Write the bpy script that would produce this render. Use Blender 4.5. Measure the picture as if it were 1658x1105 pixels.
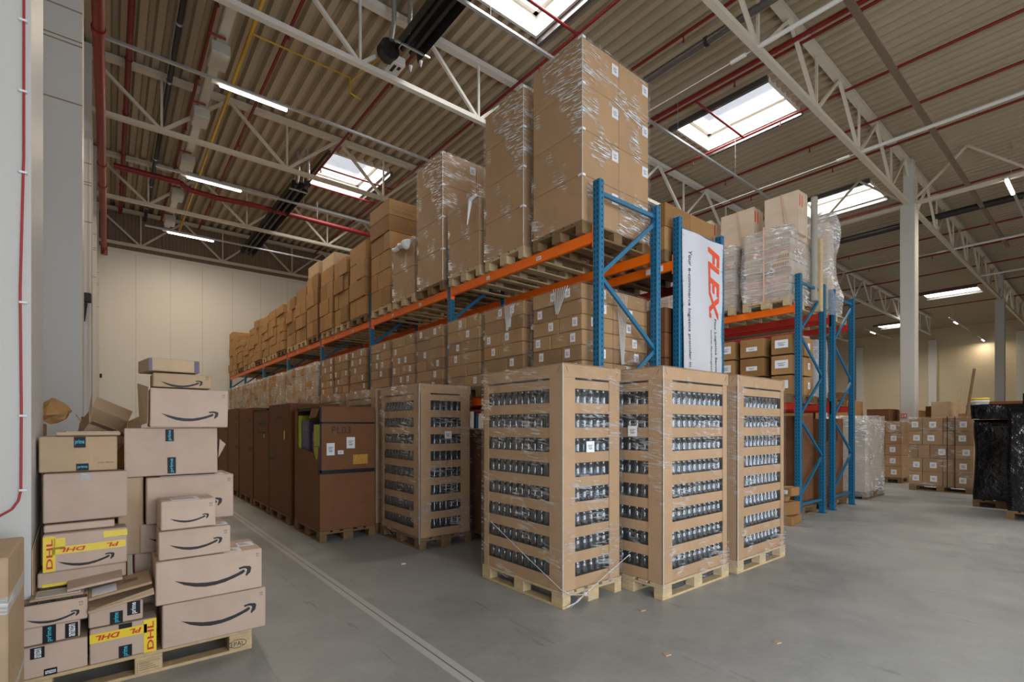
import bpy, math, random
from mathutils import Matrix, Vector, noise
random.seed(7)
R = random.Random(11)
PI = math.pi
for o in list(bpy.data.objects): bpy.data.objects.remove(o)
SC = bpy.context.scene
COL = SC.collection

# ------------------------------------------------------------------ camera
YAW = math.atan(653/804.4)
cam = bpy.data.cameras.new('camera'); cam_o = bpy.data.objects.new('camera', cam); COL.objects.link(cam_o)
cam_o.location = (0, 0, 1.6); cam_o.rotation_euler = (PI/2, 0, -YAW)
cam.sensor_width = 36; cam.lens = 36*804.4/1658; cam.shift_y = 137.5/1658; cam.clip_start = 0.05; cam.clip_end = 300
SC.camera = cam_o

# ------------------------------------------------------------------ world, exposure
SC.view_settings.view_transform = 'Standard'; SC.view_settings.look = 'None'
SC.view_settings.gamma = 1.0; SC.view_settings.use_curve_mapping = False
SC.view_settings.exposure = -0.28
wd = bpy.data.worlds.new('overcast sky'); SC.world = wd; wd.use_nodes = True
wd.node_tree.nodes['Background'].inputs[0].default_value = (0.93, 0.96, 1.0, 1)
wd.node_tree.nodes['Background'].inputs[1].default_value = 1.3
SC.cycles.max_bounces = 8; SC.cycles.diffuse_bounces = 3; SC.cycles.glossy_bounces = 3
SC.cycles.transparent_max_bounces = 24; SC.cycles.transmission_bounces = 4
SC.cycles.caustics_reflective = False; SC.cycles.caustics_refractive = False
SC.cycles.use_denoising = True; SC.cycles.sample_clamp_indirect = 3.0
SC.cycles.use_adaptive_sampling = True; SC.cycles.adaptive_threshold = 0.02

def area_light(name, loc, rot, sx, sy, power, color):
    l = bpy.data.lights.new(name, 'AREA'); l.shape = 'RECTANGLE'; l.size = sx; l.size_y = sy
    l.energy = power; l.color = color
    o = bpy.data.objects.new(name, l); COL.objects.link(o); o.location = loc; o.rotation_euler = rot
    return o
SKY = (1.0, 0.955, 0.88)
SKYLIGHTS = [(5.4, 7.3, 5.6, 8.15), (12.65, 14.5, 5.6, 8.15), (5.45, 7.3, 15.7, 18.2), (20.6, 22.5, 5.65, 8.15),
             (12.65, 14.5, 15.7, 18.2), (41.0, 42.7, 5.7, 8.3), (50.8, 52.6, 11.6, 13.4), (12.65, 14.5, -4.8, -2.3), (20.6, 22.5, -4.8, -2.3), (30.8, 32.6, 11.6, 13.4)]
for i, (a, b, c, d) in enumerate(SKYLIGHTS):
    area_light('skylight_daylight', ((a+b)/2, (c+d)/2, 10.75), (0, 0, 0), b-a-.05, d-c-.05, (430 if i < 5 else 640), SKY)
# daylight through the two open dock doors behind the camera
area_light('dock_daylight', (2.6, -5.3, 2.2), (PI/2, 0, 0), 4.8, 4.2, 560, (0.80, 0.90, 1.0))
area_light('dock_daylight', (-1.25, -2.8, 1.9), (PI/2, 0, -PI/2), 3.3, 3.6, 600, (0.80, 0.89, 1.0))
area_light('dock_daylight', (14.0, -5.3, 2.2), (PI/2, 0, 0), 6.0, 4.2, 90, (0.95, 0.96, 1.0))

# ------------------------------------------------------------------ materials
def nodes(name):
    m = bpy.data.materials.new(name); m.use_nodes = True
    nt = m.node_tree; return m, nt, nt.nodes['Principled BSDF']
def N(nt, kind, **kw):
    n = nt.nodes.new('ShaderNode'+kind)
    for k, v in kw.items(): setattr(n, k, v)
    return n
def noise_node(nt, vec, scale, detail=3, rough=.55, dist=0):
    n = N(nt, 'TexNoise'); n.inputs['Scale'].default_value = scale; n.inputs['Detail'].default_value = detail
    n.inputs['Roughness'].default_value = rough; n.inputs['Distortion'].default_value = dist
    if vec is not None: nt.links.new(vec, n.inputs['Vector'])
    return n
def ramp(nt, fac, stops):
    r = N(nt, 'ValToRGB'); e = r.color_ramp.elements
    e[0].position, e[1].position = stops[0][0], stops[-1][0]
    for p, c in stops[1:-1]: e.new(p)
    for k, (p, c) in enumerate(stops):
        e[k].position = p; e[k].color = (c, c, c, 1) if not isinstance(c, tuple) else (*c, 1)
    nt.links.new(fac, r.inputs['Fac']); return r
def mix(nt, fac, a, b, mode='MIX'):
    n = N(nt, 'Mix', data_type='RGBA', blend_type=mode)
    for sock, v in ((n.inputs['Factor'], fac), (n.inputs[6], a), (n.inputs[7], b)):
        if isinstance(v, bpy.types.NodeSocket): nt.links.new(v, sock)
        else: sock.default_value = v if not isinstance(v, tuple) else (*v, 1)
    return n.outputs[2]
def math_n(nt, op, a, b=None, c=None, clamp=False):
    n = N(nt, 'Math', operation=op); n.use_clamp = clamp
    for k, v in enumerate((a, b, c)):
        if v is None: continue
        if isinstance(v, bpy.types.NodeSocket): nt.links.new(v, n.inputs[k])
        else: n.inputs[k].default_value = v
    return n.outputs[0]
def sc3(c, k): return tuple(min(1, x*k) for x in c)
def mat(name, c, rough=.6, metal=0, spec=.5, var=.12, scale=6, bump=0, bscale=60):
    m, nt, b = nodes(name)
    tc = N(nt, 'TexCoord'); n = noise_node(nt, tc.outputs['Object'], scale)
    nt.links.new(mix(nt, n.outputs['Fac'], sc3(c, 1-var), sc3(c, 1+var)), b.inputs['Base Color'])
    b.inputs['Roughness'].default_value = rough; b.inputs['Metallic'].default_value = metal
    b.inputs['Specular IOR Level'].default_value = spec
    if bump:
        n2 = noise_node(nt, tc.outputs['Object'], bscale, 4); bp = N(nt, 'Bump'); bp.inputs['Strength'].default_value = bump
        bp.inputs['Distance'].default_value = .02
        nt.links.new(n2.outputs['Fac'], bp.inputs['Height']); nt.links.new(bp.outputs[0], b.inputs['Normal'])
    return m
def cardboard(name, c1, c2, rough=.72):
    m, nt, b = nodes(name)
    oi = N(nt, 'ObjectInfo'); tc = N(nt, 'TexCoord')
    base = mix(nt, oi.outputs['Random'], c1, c2)
    n = noise_node(nt, tc.outputs['Object'], 3.5, 4, .6)
    r = ramp(nt, n.outputs['Fac'], [(.3, .84), (.7, 1.0)])
    w = N(nt, 'TexWave', wave_type='BANDS', bands_direction='Z'); w.inputs['Scale'].default_value = 40; w.inputs['Distortion'].default_value = 1.5
    nt.links.new(tc.outputs['Object'], w.inputs['Vector'])
    r2 = ramp(nt, w.outputs['Fac'], [(0, .965), (1, 1.0)])
    o = mix(nt, 1.0, base, r.outputs[0], 'MULTIPLY'); o = mix(nt, 1.0, o, r2.outputs[0], 'MULTIPLY')
    nt.links.new(o, b.inputs['Base Color']); b.inputs['Roughness'].default_value = rough
    b.inputs['Specular IOR Level'].default_value = .3
    n3 = noise_node(nt, tc.outputs['Object'], 9, 3); bp = N(nt, 'Bump'); bp.inputs['Strength'].default_value = .25; bp.inputs['Distance'].default_value = .02
    nt.links.new(n3.outputs['Fac'], bp.inputs['Height']); nt.links.new(bp.outputs[0], b.inputs['Normal'])
    return m
M = {}
M['kraft'] = cardboard('kraft cardboard', (.30, .15, .05), (.47, .26, .10))
M['kraft_big'] = cardboard('smooth kraft cardboard', (.46, .25, .10), (.51, .285, .12))
M['kraft_shaded'] = cardboard('shade-darkened kraft cardboard', (.18, .070, .026), (.22, .09, .035))  # brown board, darkened further to paint in shade under racks and along the aisle
M['parcel'] = cardboard('pale parcel cardboard', (.56, .41, .32), (.66, .49, .385))
M['parcel_tan'] = cardboard('tan parcel cardboard', (.50, .34, .20), (.58, .41, .26))
M['crate'] = cardboard('crate cardboard', (.48, .285, .14), (.53, .32, .165))
M['panel_card'] = cardboard('pale panel cardboard', (.62, .48, .35), (.68, .53, .39))
M['ink'] = mat('black printing ink', (.018, .014, .014), .6)
M['ink_soft'] = mat('faded brown ink', (.20, .12, .07), .7)
M['black_tape'] = mat('black packing tape', (.008, .008, .012), .5, spec=.25)
M['cyan'] = mat('cyan print', (.03, .42, .55), .5)
M['white_print'] = mat('white print', (.75, .78, .8), .5)
M['yellow_tape'] = mat('yellow carrier tape', (.85, .62, .03), .35)
M['red_print'] = mat('red print', (.60, .03, .02), .5)
M['paper'] = mat('white label paper', (.80, .80, .82), .6, var=.04)
M['wood'] = mat('pallet wood', (.55, .40, .22), .8, var=.3, scale=14, bump=.3, bscale=30)
M['wood_old_shaded'] = mat('shade-darkened weathered pallet wood', (.20, .115, .048), .85, var=.35, scale=10, bump=.3, bscale=30)  # old wood, darkened further so the under-rack shade sits in the colour
M['blue'] = mat('blue rack paint', (.006, .125, .235), .42, var=.1)
M['slot'] = mat('punched slot', (.004, .02, .045), .8)
M['orange'] = mat('orange beam paint', (.93, .155, .003), .45, var=.06)
M['redbeam'] = mat('red beam paint', (.48, .03, .015), .45)
M['galv'] = mat('galvanised steel', (.55, .56, .58), .35, .8, var=.15, scale=20)
M['pipe_red'] = mat('red sprinkler pipe paint', (.20, .010, .010), .5)
M['cable_red'] = mat('red cable sheath', (.42, .03, .03), .5)
M['yellow_pipe'] = mat('yellow gas pipe paint', (.62, .38, .02), .4)
M['black_metal'] = mat('black heater metal', (.018, .015, .015), .45)
M['dark_pipe'] = mat('dark drain pipe', (.02, .018, .02), .5)
M['grey_pipe'] = mat('grey flue pipe', (.16, .15, .15), .3, .6)
M['truss'] = mat('cream truss paint', (.62, .56, .45), .5, var=.06)
M['truss_white'] = mat('white truss paint', (.72, .69, .63), .45, var=.05)
M['tray'] = mat('brown cable tray', (.22, .155, .11), .5, .3)
M['duct'] = mat('pale duct metal', (.50, .48, .42), .5, .2)
M['concrete'] = mat('precast concrete', (.60, .575, .53), .8, var=.05, scale=3, bump=.1)
M['panel_white'] = mat('white wall panel', (.80, .755, .69), .5, var=.03, scale=.6)
M['casing'] = mat('toned-down white column casing', (.60, .575, .545), .5, var=.03, scale=.6)  # darker copy of the white wall panel; offsets the strong near light by colour
M['seam'] = mat('panel joint', (.30, .20, .12), .7)
M['seam_soft'] = mat('soft panel joint', (.52, .47, .40), .7)
M['dark_clad'] = mat('brown corrugated cladding', (.23, .165, .11), .6)
M['banner'] = mat('white banner cloth', (.60, .585, .61), .6, var=.04, scale=3)
M['banner_red'] = mat('orange red banner print', (.78, .07, .02), .5)
M['black_wrap'] = mat('black stretch wrap', (.003, .003, .004), .12, var=.3, scale=8, bump=1.0, bscale=7)
M['black_bag'] = mat('black plastic bag', (.008, .008, .012), .25, bump=.6, bscale=14)
M['purple'] = mat('dark purple carton print', (.10, .075, .15), .5)
M['lime'] = mat('lime green carton print', (.42, .48, .02), .5)
M['gold'] = mat('crumpled yellow pouch', (.55, .26, .02), .4, bump=.8, bscale=30)
M['panel_cream'] = mat('cream wall panel', (.66, .55, .38), .7, var=.05, scale=.5)
M['foam'] = mat('grey foam', (.34, .31, .26), .8)
M['glass_dark'] = mat('dark opening', (.01, .01, .01), .9)
M['orange_strap'] = mat('pink strap', (.72, .45, .36), .5)
M['deck'] = mat('bounce-tinted ceiling deck', (.44, .355, .245), .5, var=.06, scale=.7)  # beige paints the warm bounced light into a white deck
M['white_tie'] = mat('white knotted film', (.80, .80, .80), .4, bump=.5, bscale=20)

def emit(name, c, s):
    m = bpy.data.materials.new(name); m.use_nodes = True; nt = m.node_tree; nt.nodes.clear()
    e = N(nt, 'Emission'); e.inputs[0].default_value = (*c, 1); e.inputs[1].default_value = s
    o = N(nt, 'OutputMaterial'); nt.links.new(e.outputs[0], o.inputs[0]); return m
M['tube'] = emit('lit tube diffuser', (1.0, .96, .88), 14)

def film_mat(name, base, glint_streak, tint=(.97, .97, .97), haze=.25, zs=22, rough=.2, us=1.6):
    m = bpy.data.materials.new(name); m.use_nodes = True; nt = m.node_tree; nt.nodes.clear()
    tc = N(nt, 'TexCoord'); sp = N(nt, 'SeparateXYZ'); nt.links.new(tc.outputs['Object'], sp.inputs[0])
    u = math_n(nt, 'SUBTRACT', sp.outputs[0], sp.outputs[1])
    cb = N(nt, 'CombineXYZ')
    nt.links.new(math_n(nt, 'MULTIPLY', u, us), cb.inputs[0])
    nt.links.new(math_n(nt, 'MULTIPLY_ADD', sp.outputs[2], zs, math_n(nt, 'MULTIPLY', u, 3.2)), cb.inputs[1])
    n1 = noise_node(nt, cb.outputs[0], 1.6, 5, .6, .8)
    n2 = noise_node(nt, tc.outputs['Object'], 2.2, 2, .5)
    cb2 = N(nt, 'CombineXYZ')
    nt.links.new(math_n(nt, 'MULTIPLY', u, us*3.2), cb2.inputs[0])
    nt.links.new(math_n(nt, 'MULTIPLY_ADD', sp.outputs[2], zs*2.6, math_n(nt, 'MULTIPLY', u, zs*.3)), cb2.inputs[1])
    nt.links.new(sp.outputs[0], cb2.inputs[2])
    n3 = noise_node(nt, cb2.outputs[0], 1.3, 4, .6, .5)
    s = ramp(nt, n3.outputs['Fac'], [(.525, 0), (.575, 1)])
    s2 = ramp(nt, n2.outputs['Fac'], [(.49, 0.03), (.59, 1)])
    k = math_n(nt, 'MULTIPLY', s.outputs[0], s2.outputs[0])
    fac = math_n(nt, 'MULTIPLY_ADD', k, glint_streak, base, clamp=True)
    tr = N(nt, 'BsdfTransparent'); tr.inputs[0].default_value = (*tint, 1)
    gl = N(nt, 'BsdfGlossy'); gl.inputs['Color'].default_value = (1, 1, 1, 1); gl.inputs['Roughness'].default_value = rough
    df = N(nt, 'BsdfDiffuse'); df.inputs['Color'].default_value = (.93, .93, .93, 1)  # white streaks paint in the skylight glints on the wrinkled film
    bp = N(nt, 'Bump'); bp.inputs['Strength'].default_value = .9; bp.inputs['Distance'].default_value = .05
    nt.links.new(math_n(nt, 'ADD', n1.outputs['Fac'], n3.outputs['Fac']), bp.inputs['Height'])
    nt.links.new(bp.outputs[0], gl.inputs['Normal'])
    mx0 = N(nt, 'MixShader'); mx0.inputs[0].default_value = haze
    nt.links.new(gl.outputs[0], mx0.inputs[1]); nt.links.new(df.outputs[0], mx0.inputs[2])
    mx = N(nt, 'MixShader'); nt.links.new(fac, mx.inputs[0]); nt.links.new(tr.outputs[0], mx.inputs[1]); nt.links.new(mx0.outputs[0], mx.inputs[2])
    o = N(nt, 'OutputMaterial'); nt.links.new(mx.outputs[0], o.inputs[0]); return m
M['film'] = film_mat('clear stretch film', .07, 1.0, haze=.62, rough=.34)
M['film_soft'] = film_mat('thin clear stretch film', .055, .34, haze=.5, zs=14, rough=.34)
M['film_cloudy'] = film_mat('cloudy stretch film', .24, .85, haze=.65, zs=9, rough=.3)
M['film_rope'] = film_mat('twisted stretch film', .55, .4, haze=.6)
def glass_mat(name, tint, gl_fac):
    m = bpy.data.materials.new(name); m.use_nodes = True; nt = m.node_tree; nt.nodes.clear()
    tr = N(nt, 'BsdfTransparent'); tr.inputs[0].default_value = (*tint, 1)
    gl = N(nt, 'BsdfGlossy'); gl.inputs['Roughness'].default_value = .08; gl.inputs['Color'].default_value = (.72, .74, .77, 1)
    lw = N(nt, 'LayerWeight'); lw.inputs[0].default_value = .45
    fac = math_n(nt, 'MULTIPLY_ADD', lw.outputs['Facing'], .5, gl_fac, clamp=True)
    mx = N(nt, 'MixShader'); nt.links.new(fac, mx.inputs[0]); nt.links.new(tr.outputs[0], mx.inputs[1]); nt.links.new(gl.outputs[0], mx.inputs[2])
    o = N(nt, 'OutputMaterial'); nt.links.new(mx.outputs[0], o.inputs[0]); return m
M['glass'] = glass_mat('jar glass', (.50, .54, .57), .10)
M['pane'] = glass_mat('skylight glazing', (.97, .98, 1), .0)

def floor_mat():
    m, nt, b = nodes('polished concrete floor')
    g = N(nt, 'NewGeometry'); pos = g.outputs['Position']
    n1 = noise_node(nt, pos, .5, 5, .62); n2 = noise_node(nt, pos, 3.0, 6, .7, .6); n3 = noise_node(nt, pos, 22, 3, .6)
    c = ramp(nt, n1.outputs['Fac'], [(.32, (.30, .30, .285)), (.68, (.42, .415, .39))]).outputs[0]
    c = mix(nt, .5, c, ramp(nt, n2.outputs['Fac'], [(.35, .72), (.6, 1.0)]).outputs[0], 'MULTIPLY')
    c = mix(nt, .35, c, ramp(nt, n3.outputs['Fac'], [(.3, .8), (.6, 1.0)]).outputs[0], 'MULTIPLY')
    sp = N(nt, 'SeparateXYZ'); nt.links.new(pos, sp.inputs[0])
    # dark scuffs: long thin noise
    mp = N(nt, 'Mapping'); mp.inputs['Scale'].default_value = (9, .9, 1); mp.inputs['Rotation'].default_value = (0, 0, .5); nt.links.new(pos, mp.inputs[0])
    n4 = noise_node(nt, mp.outputs[0], 1.1, 3, .5, 1.5)
    c = mix(nt, ramp(nt, n4.outputs['Fac'], [(.66, 0), (.72, .5)]).outputs[0], c, (.16, .16, .16))
    # two pale repair strips along the joint in the aisle
    def band(x0, x1):
        return math_n(nt, 'MULTIPLY', math_n(nt, 'GREATER_THAN', sp.outputs[0], x0), math_n(nt, 'LESS_THAN', sp.outputs[0], x1))
    c = mix(nt, math_n(nt, 'MULTIPLY', math_n(nt, 'ADD', band(FX-.058, FX-.006), band(FX+.006, FX+.058)), .7), c, (.56, .55, .53))
    c = mix(nt, math_n(nt, 'MULTIPLY', band(FX-.006, FX+.006), .75), c, (.14, .135, .13))
    nt.links.new(c, b.inputs['Base Color'])
    nt.links.new(ramp(nt, n2.outputs['Fac'], [(.3, .36), (.7, .55)]).outputs[0], b.inputs['Roughness'])
    bp = N(nt, 'Bump'); bp.inputs['Strength'].default_value = .08; bp.inputs['Distance'].default_value = .02
    nt.links.new(n2.outputs['Fac'], bp.inputs['Height']); nt.links.new(bp.outputs[0], b.inputs['Normal'])
    return m
FX = 1.768
M['floor'] = floor_mat()

# ------------------------------------------------------------------ mesh helpers
class MB:
    def __init__(s): s.v = []; s.f = []; s.mi = []; s.sm = []
    def add(s, vs, fs, mi=0, smooth=False, T=None):
        n = len(s.v)
        for p in vs: s.v.append(tuple(T @ Vector(p)) if T is not None else tuple(p))
        for f in fs: s.f.append(tuple(i+n for i in f)); s.mi.append(mi); s.sm.append(smooth)
        return s
    def box(s, x0, x1, y0, y1, z0, z1, mi=0, ch=0, T=None):
        if ch <= 0:
            vs = [(x, y, z) for z in (z0, z1) for y in (y0, y1) for x in (x0, x1)]
            return s.add(vs, [(0, 2, 3, 1), (4, 5, 7, 6), (0, 1, 5, 4), (2, 6, 7, 3), (0, 4, 6, 2), (1, 3, 7, 5)], mi, False, T)
        c = min(ch, (x1-x0)/3, (y1-y0)/3, (z1-z0)/3); X = (x0, x1); Y = (y0, y1); Z = (z0, z1)
        vs = []; ix = {}
        for i in (0, 1):
            for j in (0, 1):
                for k in (0, 1):
                    sx = c if i == 0 else -c; sy = c if j == 0 else -c; sz = c if k == 0 else -c
                    ix[i, j, k, 0] = len(vs); vs.append((X[i], Y[j]+sy, Z[k]+sz))
                    ix[i, j, k, 1] = len(vs); vs.append((X[i]+sx, Y[j], Z[k]+sz))
                    ix[i, j, k, 2] = len(vs); vs.append((X[i]+sx, Y[j]+sy, Z[k]))
        fs = []
        for i in (0, 1): fs.append([ix[i, 0, 0, 0], ix[i, 1, 0, 0], ix[i, 1, 1, 0], ix[i, 0, 1, 0]][::(1 if i else -1)])
        for j in (0, 1): fs.append([ix[0, j, 0, 1], ix[1, j, 0, 1], ix[1, j, 1, 1], ix[0, j, 1, 1]][::(-1 if j else 1)])
        for k in (0, 1): fs.append([ix[0, 0, k, 2], ix[1, 0, k, 2], ix[1, 1, k, 2], ix[0, 1, k, 2]][::(1 if k else -1)])
        for i in (0, 1):
            for j in (0, 1): fs.append([ix[i, j, 0, 0], ix[i, j, 1, 0], ix[i, j, 1, 1], ix[i, j, 0, 1]][::(1 if (i+j) % 2 else -1)])
            for k in (0, 1): fs.append([ix[i, 0, k, 0], ix[i, 0, k, 2], ix[i, 1, k, 2], ix[i, 1, k, 0]][::(1 if (i+k) % 2 else -1)])
        for j in (0, 1):
            for k in (0, 1): fs.append([ix[0, j, k, 1], ix[1, j, k, 1], ix[1, j, k, 2], ix[0, j, k, 2]][::(1 if (j+k) % 2 else -1)])
        for i in (0, 1):
            for j in (0, 1):
                for k in (0, 1): fs.append([ix[i, j, k, q] for q in ((0, 1, 2) if (i+j+k) % 2 else (0, 2, 1))])
        return s.add(vs, fs, mi, False, T)
    def cyl(s, p, q, r, n=10, mi=0, r2=None, caps=True, smooth=True):
        p = Vector(p); q = Vector(q); d = (q-p).normalized(); r2 = r if r2 is None else r2
        a = d.orthogonal().normalized(); b = d.cross(a)
        vs = []
        for c, rr in ((p, r), (q, r2)):
            for i in range(n):
                t = 2*PI*i/n; vs.append(c+a*math.cos(t)*rr+b*math.sin(t)*rr)
        fs = [(i, (i+1) % n, n+(i+1) % n, n+i) for i in range(n)]
        s.add(vs, fs, mi, smooth)
        if caps: s.add(vs[:n], [tuple(range(n))[::-1]], mi); s.add(vs[n:], [tuple(range(n))], mi)
        return s
    def tube(s, pts, r, n=8, mi=0):
        for a, b in zip(pts, pts[1:]): s.cyl(a, b, r, n, mi)
        return s
    def bar(s, p, q, w, h, mi=0, up=(0, 0, 1)):
        p = Vector(p); q = Vector(q); d = (q-p).normalized(); u = Vector(up)
        if abs(d.dot(u)) > .98: u = Vector((0, 1, 0))
        a = d.cross(u).normalized(); b = a.cross(d)
        vs = [c+a*w/2*i+b*h/2*j for c in (p, q) for i, j in ((-1, -1), (1, -1), (1, 1), (-1, 1))]
        return s.add(vs, [(0, 1, 2, 3), (7, 6, 5, 4), (0, 4, 5, 1), (1, 5, 6, 2), (2, 6, 7, 3), (3, 7, 4, 0)], mi)
    def prism(s, pts, ext, mi=0):
        n = len(pts); e = Vector(ext); vs = [Vector(p) for p in pts]+[Vector(p)+e for p in pts]
        fs = [tuple(range(n))[::-1], tuple(range(n, 2*n))]+[(i, (i+1) % n, n+(i+1) % n, n+i) for i in range(n)]
        return s.add(vs, fs, mi)
    def lathe(s, prof, n=12, mi=0, c=(0, 0, 0)):
        vs = [(c[0]+r*math.cos(2*PI*i/n), c[1]+r*math.sin(2*PI*i/n), c[2]+z) for r, z in prof for i in range(n)]
        fs = [(k*n+i, k*n+(i+1) % n, (k+1)*n+(i+1) % n, (k+1)*n+i) for k in range(len(prof)-1) for i in range(n)]
        return s.add(vs, fs, mi, True)
    def mesh(s, name, mats, origin=(0, 0, 0)):
        me = bpy.data.meshes.new(name); ox, oy, oz = origin
        me.from_pydata([(x-ox, y-oy, z-oz) for x, y, z in s.v], [], s.f)
        for m in mats: me.materials.append(M[m])
        me.polygons.foreach_set('material_index', s.mi); me.polygons.foreach_set('use_smooth', s.sm); me.update()
        return me
    def base(s):
        xs = [p[0] for p in s.v]; ys = [p[1] for p in s.v]; zs = [p[2] for p in s.v]
        return ((min(xs)+max(xs))/2, (min(ys)+max(ys))/2, min(zs))
    def build(s, name, mats, parent=None, **tg):
        o0 = s.base(); me = s.mesh(name, [mats] if isinstance(mats, str) else mats, o0)
        o = bpy.data.objects.new(name, me); COL.objects.link(o)
        if parent is not None:
            o.parent = parent; w = wl(parent); o.location = (o0[0]-w[0], o0[1]-w[1], o0[2]-w[2])
        else: o.location = o0
        if tg: tag(o, **tg)
        return o
def wl(o):
    v = Vector((0, 0, 0))
    while o is not None: v += o.location; o = o.parent
    return v
def tag(o, label=None, cat=None, group=None, kind=None):
    if label: o['label'] = label
    if cat: o['category'] = cat
    if group: o['group'] = group
    if kind: o['kind'] = kind
    return o
def empty(name, loc, label, cat, group=None, kind=None):
    o = bpy.data.objects.new(name, None); COL.objects.link(o); o.location = loc; o.empty_display_size = .1
    return tag(o, label, cat, group, kind)
def struct(mb, name, mats, parent=None):
    o = mb.build(name, mats, parent)
    if parent is None: o['kind'] = 'structure'
    return o
def copy_tree(o, loc=None, rotz=None, label=None, group=None, parent=None):
    c = o.copy(); COL.objects.link(c); c.parent = parent
    for ch in o.children: copy_tree(ch, parent=c)
    if loc is not None: c.location = loc
    if rotz is not None: c.rotation_euler = (0, 0, rotz)
    if label: c['label'] = label
    if group: c['group'] = group
    return c
_TX = {}
def text2d(s, bold=0.0, shear=0.0):
    k = (s, bold, shear)
    if k in _TX: return _TX[k]
    cu = bpy.data.curves.new('t', 'FONT'); cu.body = s; cu.size = 1; cu.offset = bold; cu.shear = shear; cu.resolution_u = 3
    o = bpy.data.objects.new('t', cu); COL.objects.link(o)
    me = o.to_mesh(depsgraph=bpy.context.evaluated_depsgraph_get())
    vs = [(v.co.x, v.co.y) for v in me.vertices]; fs = [tuple(p.vertices) for p in me.polygons]
    o.to_mesh_clear(); bpy.data.objects.remove(o); bpy.data.curves.remove(cu)
    if vs:
        x0 = min(v[0] for v in vs); y0 = min(v[1] for v in vs); w = max(v[0] for v in vs)-x0; h = max(v[1] for v in vs)-y0
    else: x0 = y0 = 0; w = h = 1
    _TX[k] = ([((x-x0)/w, (y-y0)/h) for x, y in vs], fs, w/h); return _TX[k]
def put_text(mb, s, O, U, V, w=None, h=None, mi=1, bold=0.0, shear=0.0, lift=.0015):
    """lettering with lower-left corner O, running along unit U, up along unit V"""
    vs, fs, asp = text2d(s, bold, shear); U = Vector(U); V = Vector(V); Nn = U.cross(V).normalized()
    if w is None: w = h*asp
    if h is None: h = w/asp
    O = Vector(O)+Nn*lift
    mb.add([O+U*(x*w)+V*(y*h) for x, y in vs], fs, mi)
    return mb
def quad(mb, O, U, V, w, h, mi=0, t=.001):
    O = Vector(O); U = Vector(U); V = Vector(V); n = U.cross(V).normalized()
    return mb.prism([O, O+U*w, O+U*w+V*h, O+V*h], n*t, mi)
SMILE = [(1065, 690), (1130, 698), (1190, 703), (1250, 700), (1310, 690), (1380, 665), (1440, 635), (1478, 610), (1487, 624), (1470, 640), (1420, 668), (1360, 697), (1300, 717), (1240, 728), (1180, 728), (1120, 716)]
ARROW = [(1445, 600), (1480, 587), (1518, 586), (1527, 598), (1520, 630), (1495, 656), (1489, 650), (1500, 612), (1492, 603), (1475, 603), (1450, 612)]
def smile(mb, O, U, V, w, mi=1):
    O = Vector(O); U = Vector(U); V = Vector(V); n = U.cross(V).normalized()*.0015
    P = lambda p: O+U*((p[0]-1065)/462*w)+V*((690-p[1]-.185*(p[0]-1065))/445*w)+n
    a = [P(p) for p in SMILE]; k = 7
    up = a[:8]; lo = a[8:][::-1]
    lo = [a[0]]+lo
    # quads between the two edges
    for i in range(7):
        A, B = up[i], up[i+1]
        C, D = lo[min(i+1, 8)], lo[min(i, 8)]
        mb.add([A, B, C, D], [(3, 2, 1, 0)], mi)
    mb.add([up[7], lo[7], lo[8] if len(lo) > 8 else lo[-1]], [(0, 1, 2)], mi)
    b = [P(p) for p in ARROW]
    for q in ((0, 1, 9, 10), (1, 2, 8, 9), (2, 3, 4, 7), (2, 7, 8), (4, 5, 6, 7)): mb.add([b[i] for i in q], [tuple(range(len(q)))[::-1]], mi)
    return mb
ORD = ['first', 'second', 'third', 'fourth', 'fifth', 'sixth', 'seventh', 'eighth', 'ninth', 'tenth', 'eleventh', 'twelfth', 'thirteenth', 'fourteenth', 'fifteenth', 'sixteenth', 'seventeenth', 'eighteenth', 'nineteenth', 'twentieth', 'twenty-first']

# ------------------------------------------------------------------ the building
XL, XR, YB, YF, ZD = -0.9, 57.0, -5.0, 25.1, 10.2      # left wall, right wall, wall behind, far wall, deck
TY = [-0.8, 4.4, 9.55, 14.75, 19.95, 24.85]              # trusses
fl = MB().box(XL-.5, XR+.5, YB-.5, YF+.5, -.2, 0); struct(fl, 'floor', 'floor')
# corrugated deck, ribs running along Y, with holes for the skylights
dk = MB(); xs = []; x = XL-.4; k = 0
PROF = [(0, 0), (.13, 0), (.17, .13), (.26, .13)]; PER = .30
while x < XR+.4:
    for dx, dz in PROF: xs.append((x+dx, ZD+dz))
    x += PER
hol = [(a, b, c, d) for a, b, c, d in SKYLIGHTS]
for (xa, za), (xb, zb) in zip(xs, xs[1:]):
    cuts = sorted([(c, d) for a, b, c, d in hol if xb > a+.02 and xa < b-.02]); y = YB-.3
    for c, d in cuts+[(YF+.3, None)]:
        dk.add([(xa, y, za), (xb, y, zb), (xb, c, zb), (xa, c, za)], [(0, 3, 2, 1)])
        if d is not None: y = d
struct(dk, 'ceiling', 'deck')
rf = MB()
for a, b, c, d in [(XL-.6, XR+.6, YB-.6, YF+.6)]:
    ys = sorted({c, d, *[h[2] for h in hol], *[h[3] for h in hol]}); xs2 = sorted({a, b, *[h[0] for h in hol], *[h[1] for h in hol]})
    for y0, y1 in zip(ys, ys[1:]):
        for x0, x1 in zip(xs2, xs2[1:]):
            if any(x0 >= h[0]-.01 and x1 <= h[1]+.01 and y0 >= h[2]-.01 and y1 <= h[3]+.01 for h in hol): continue
            rf.add([(x0, y0, ZD+.42), (x1, y0, ZD+.42), (x1, y1, ZD+.42), (x0, y1, ZD+.42)], [(0, 1, 2, 3)])
struct(rf, 'ceiling_insulation', 'deck')
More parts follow.
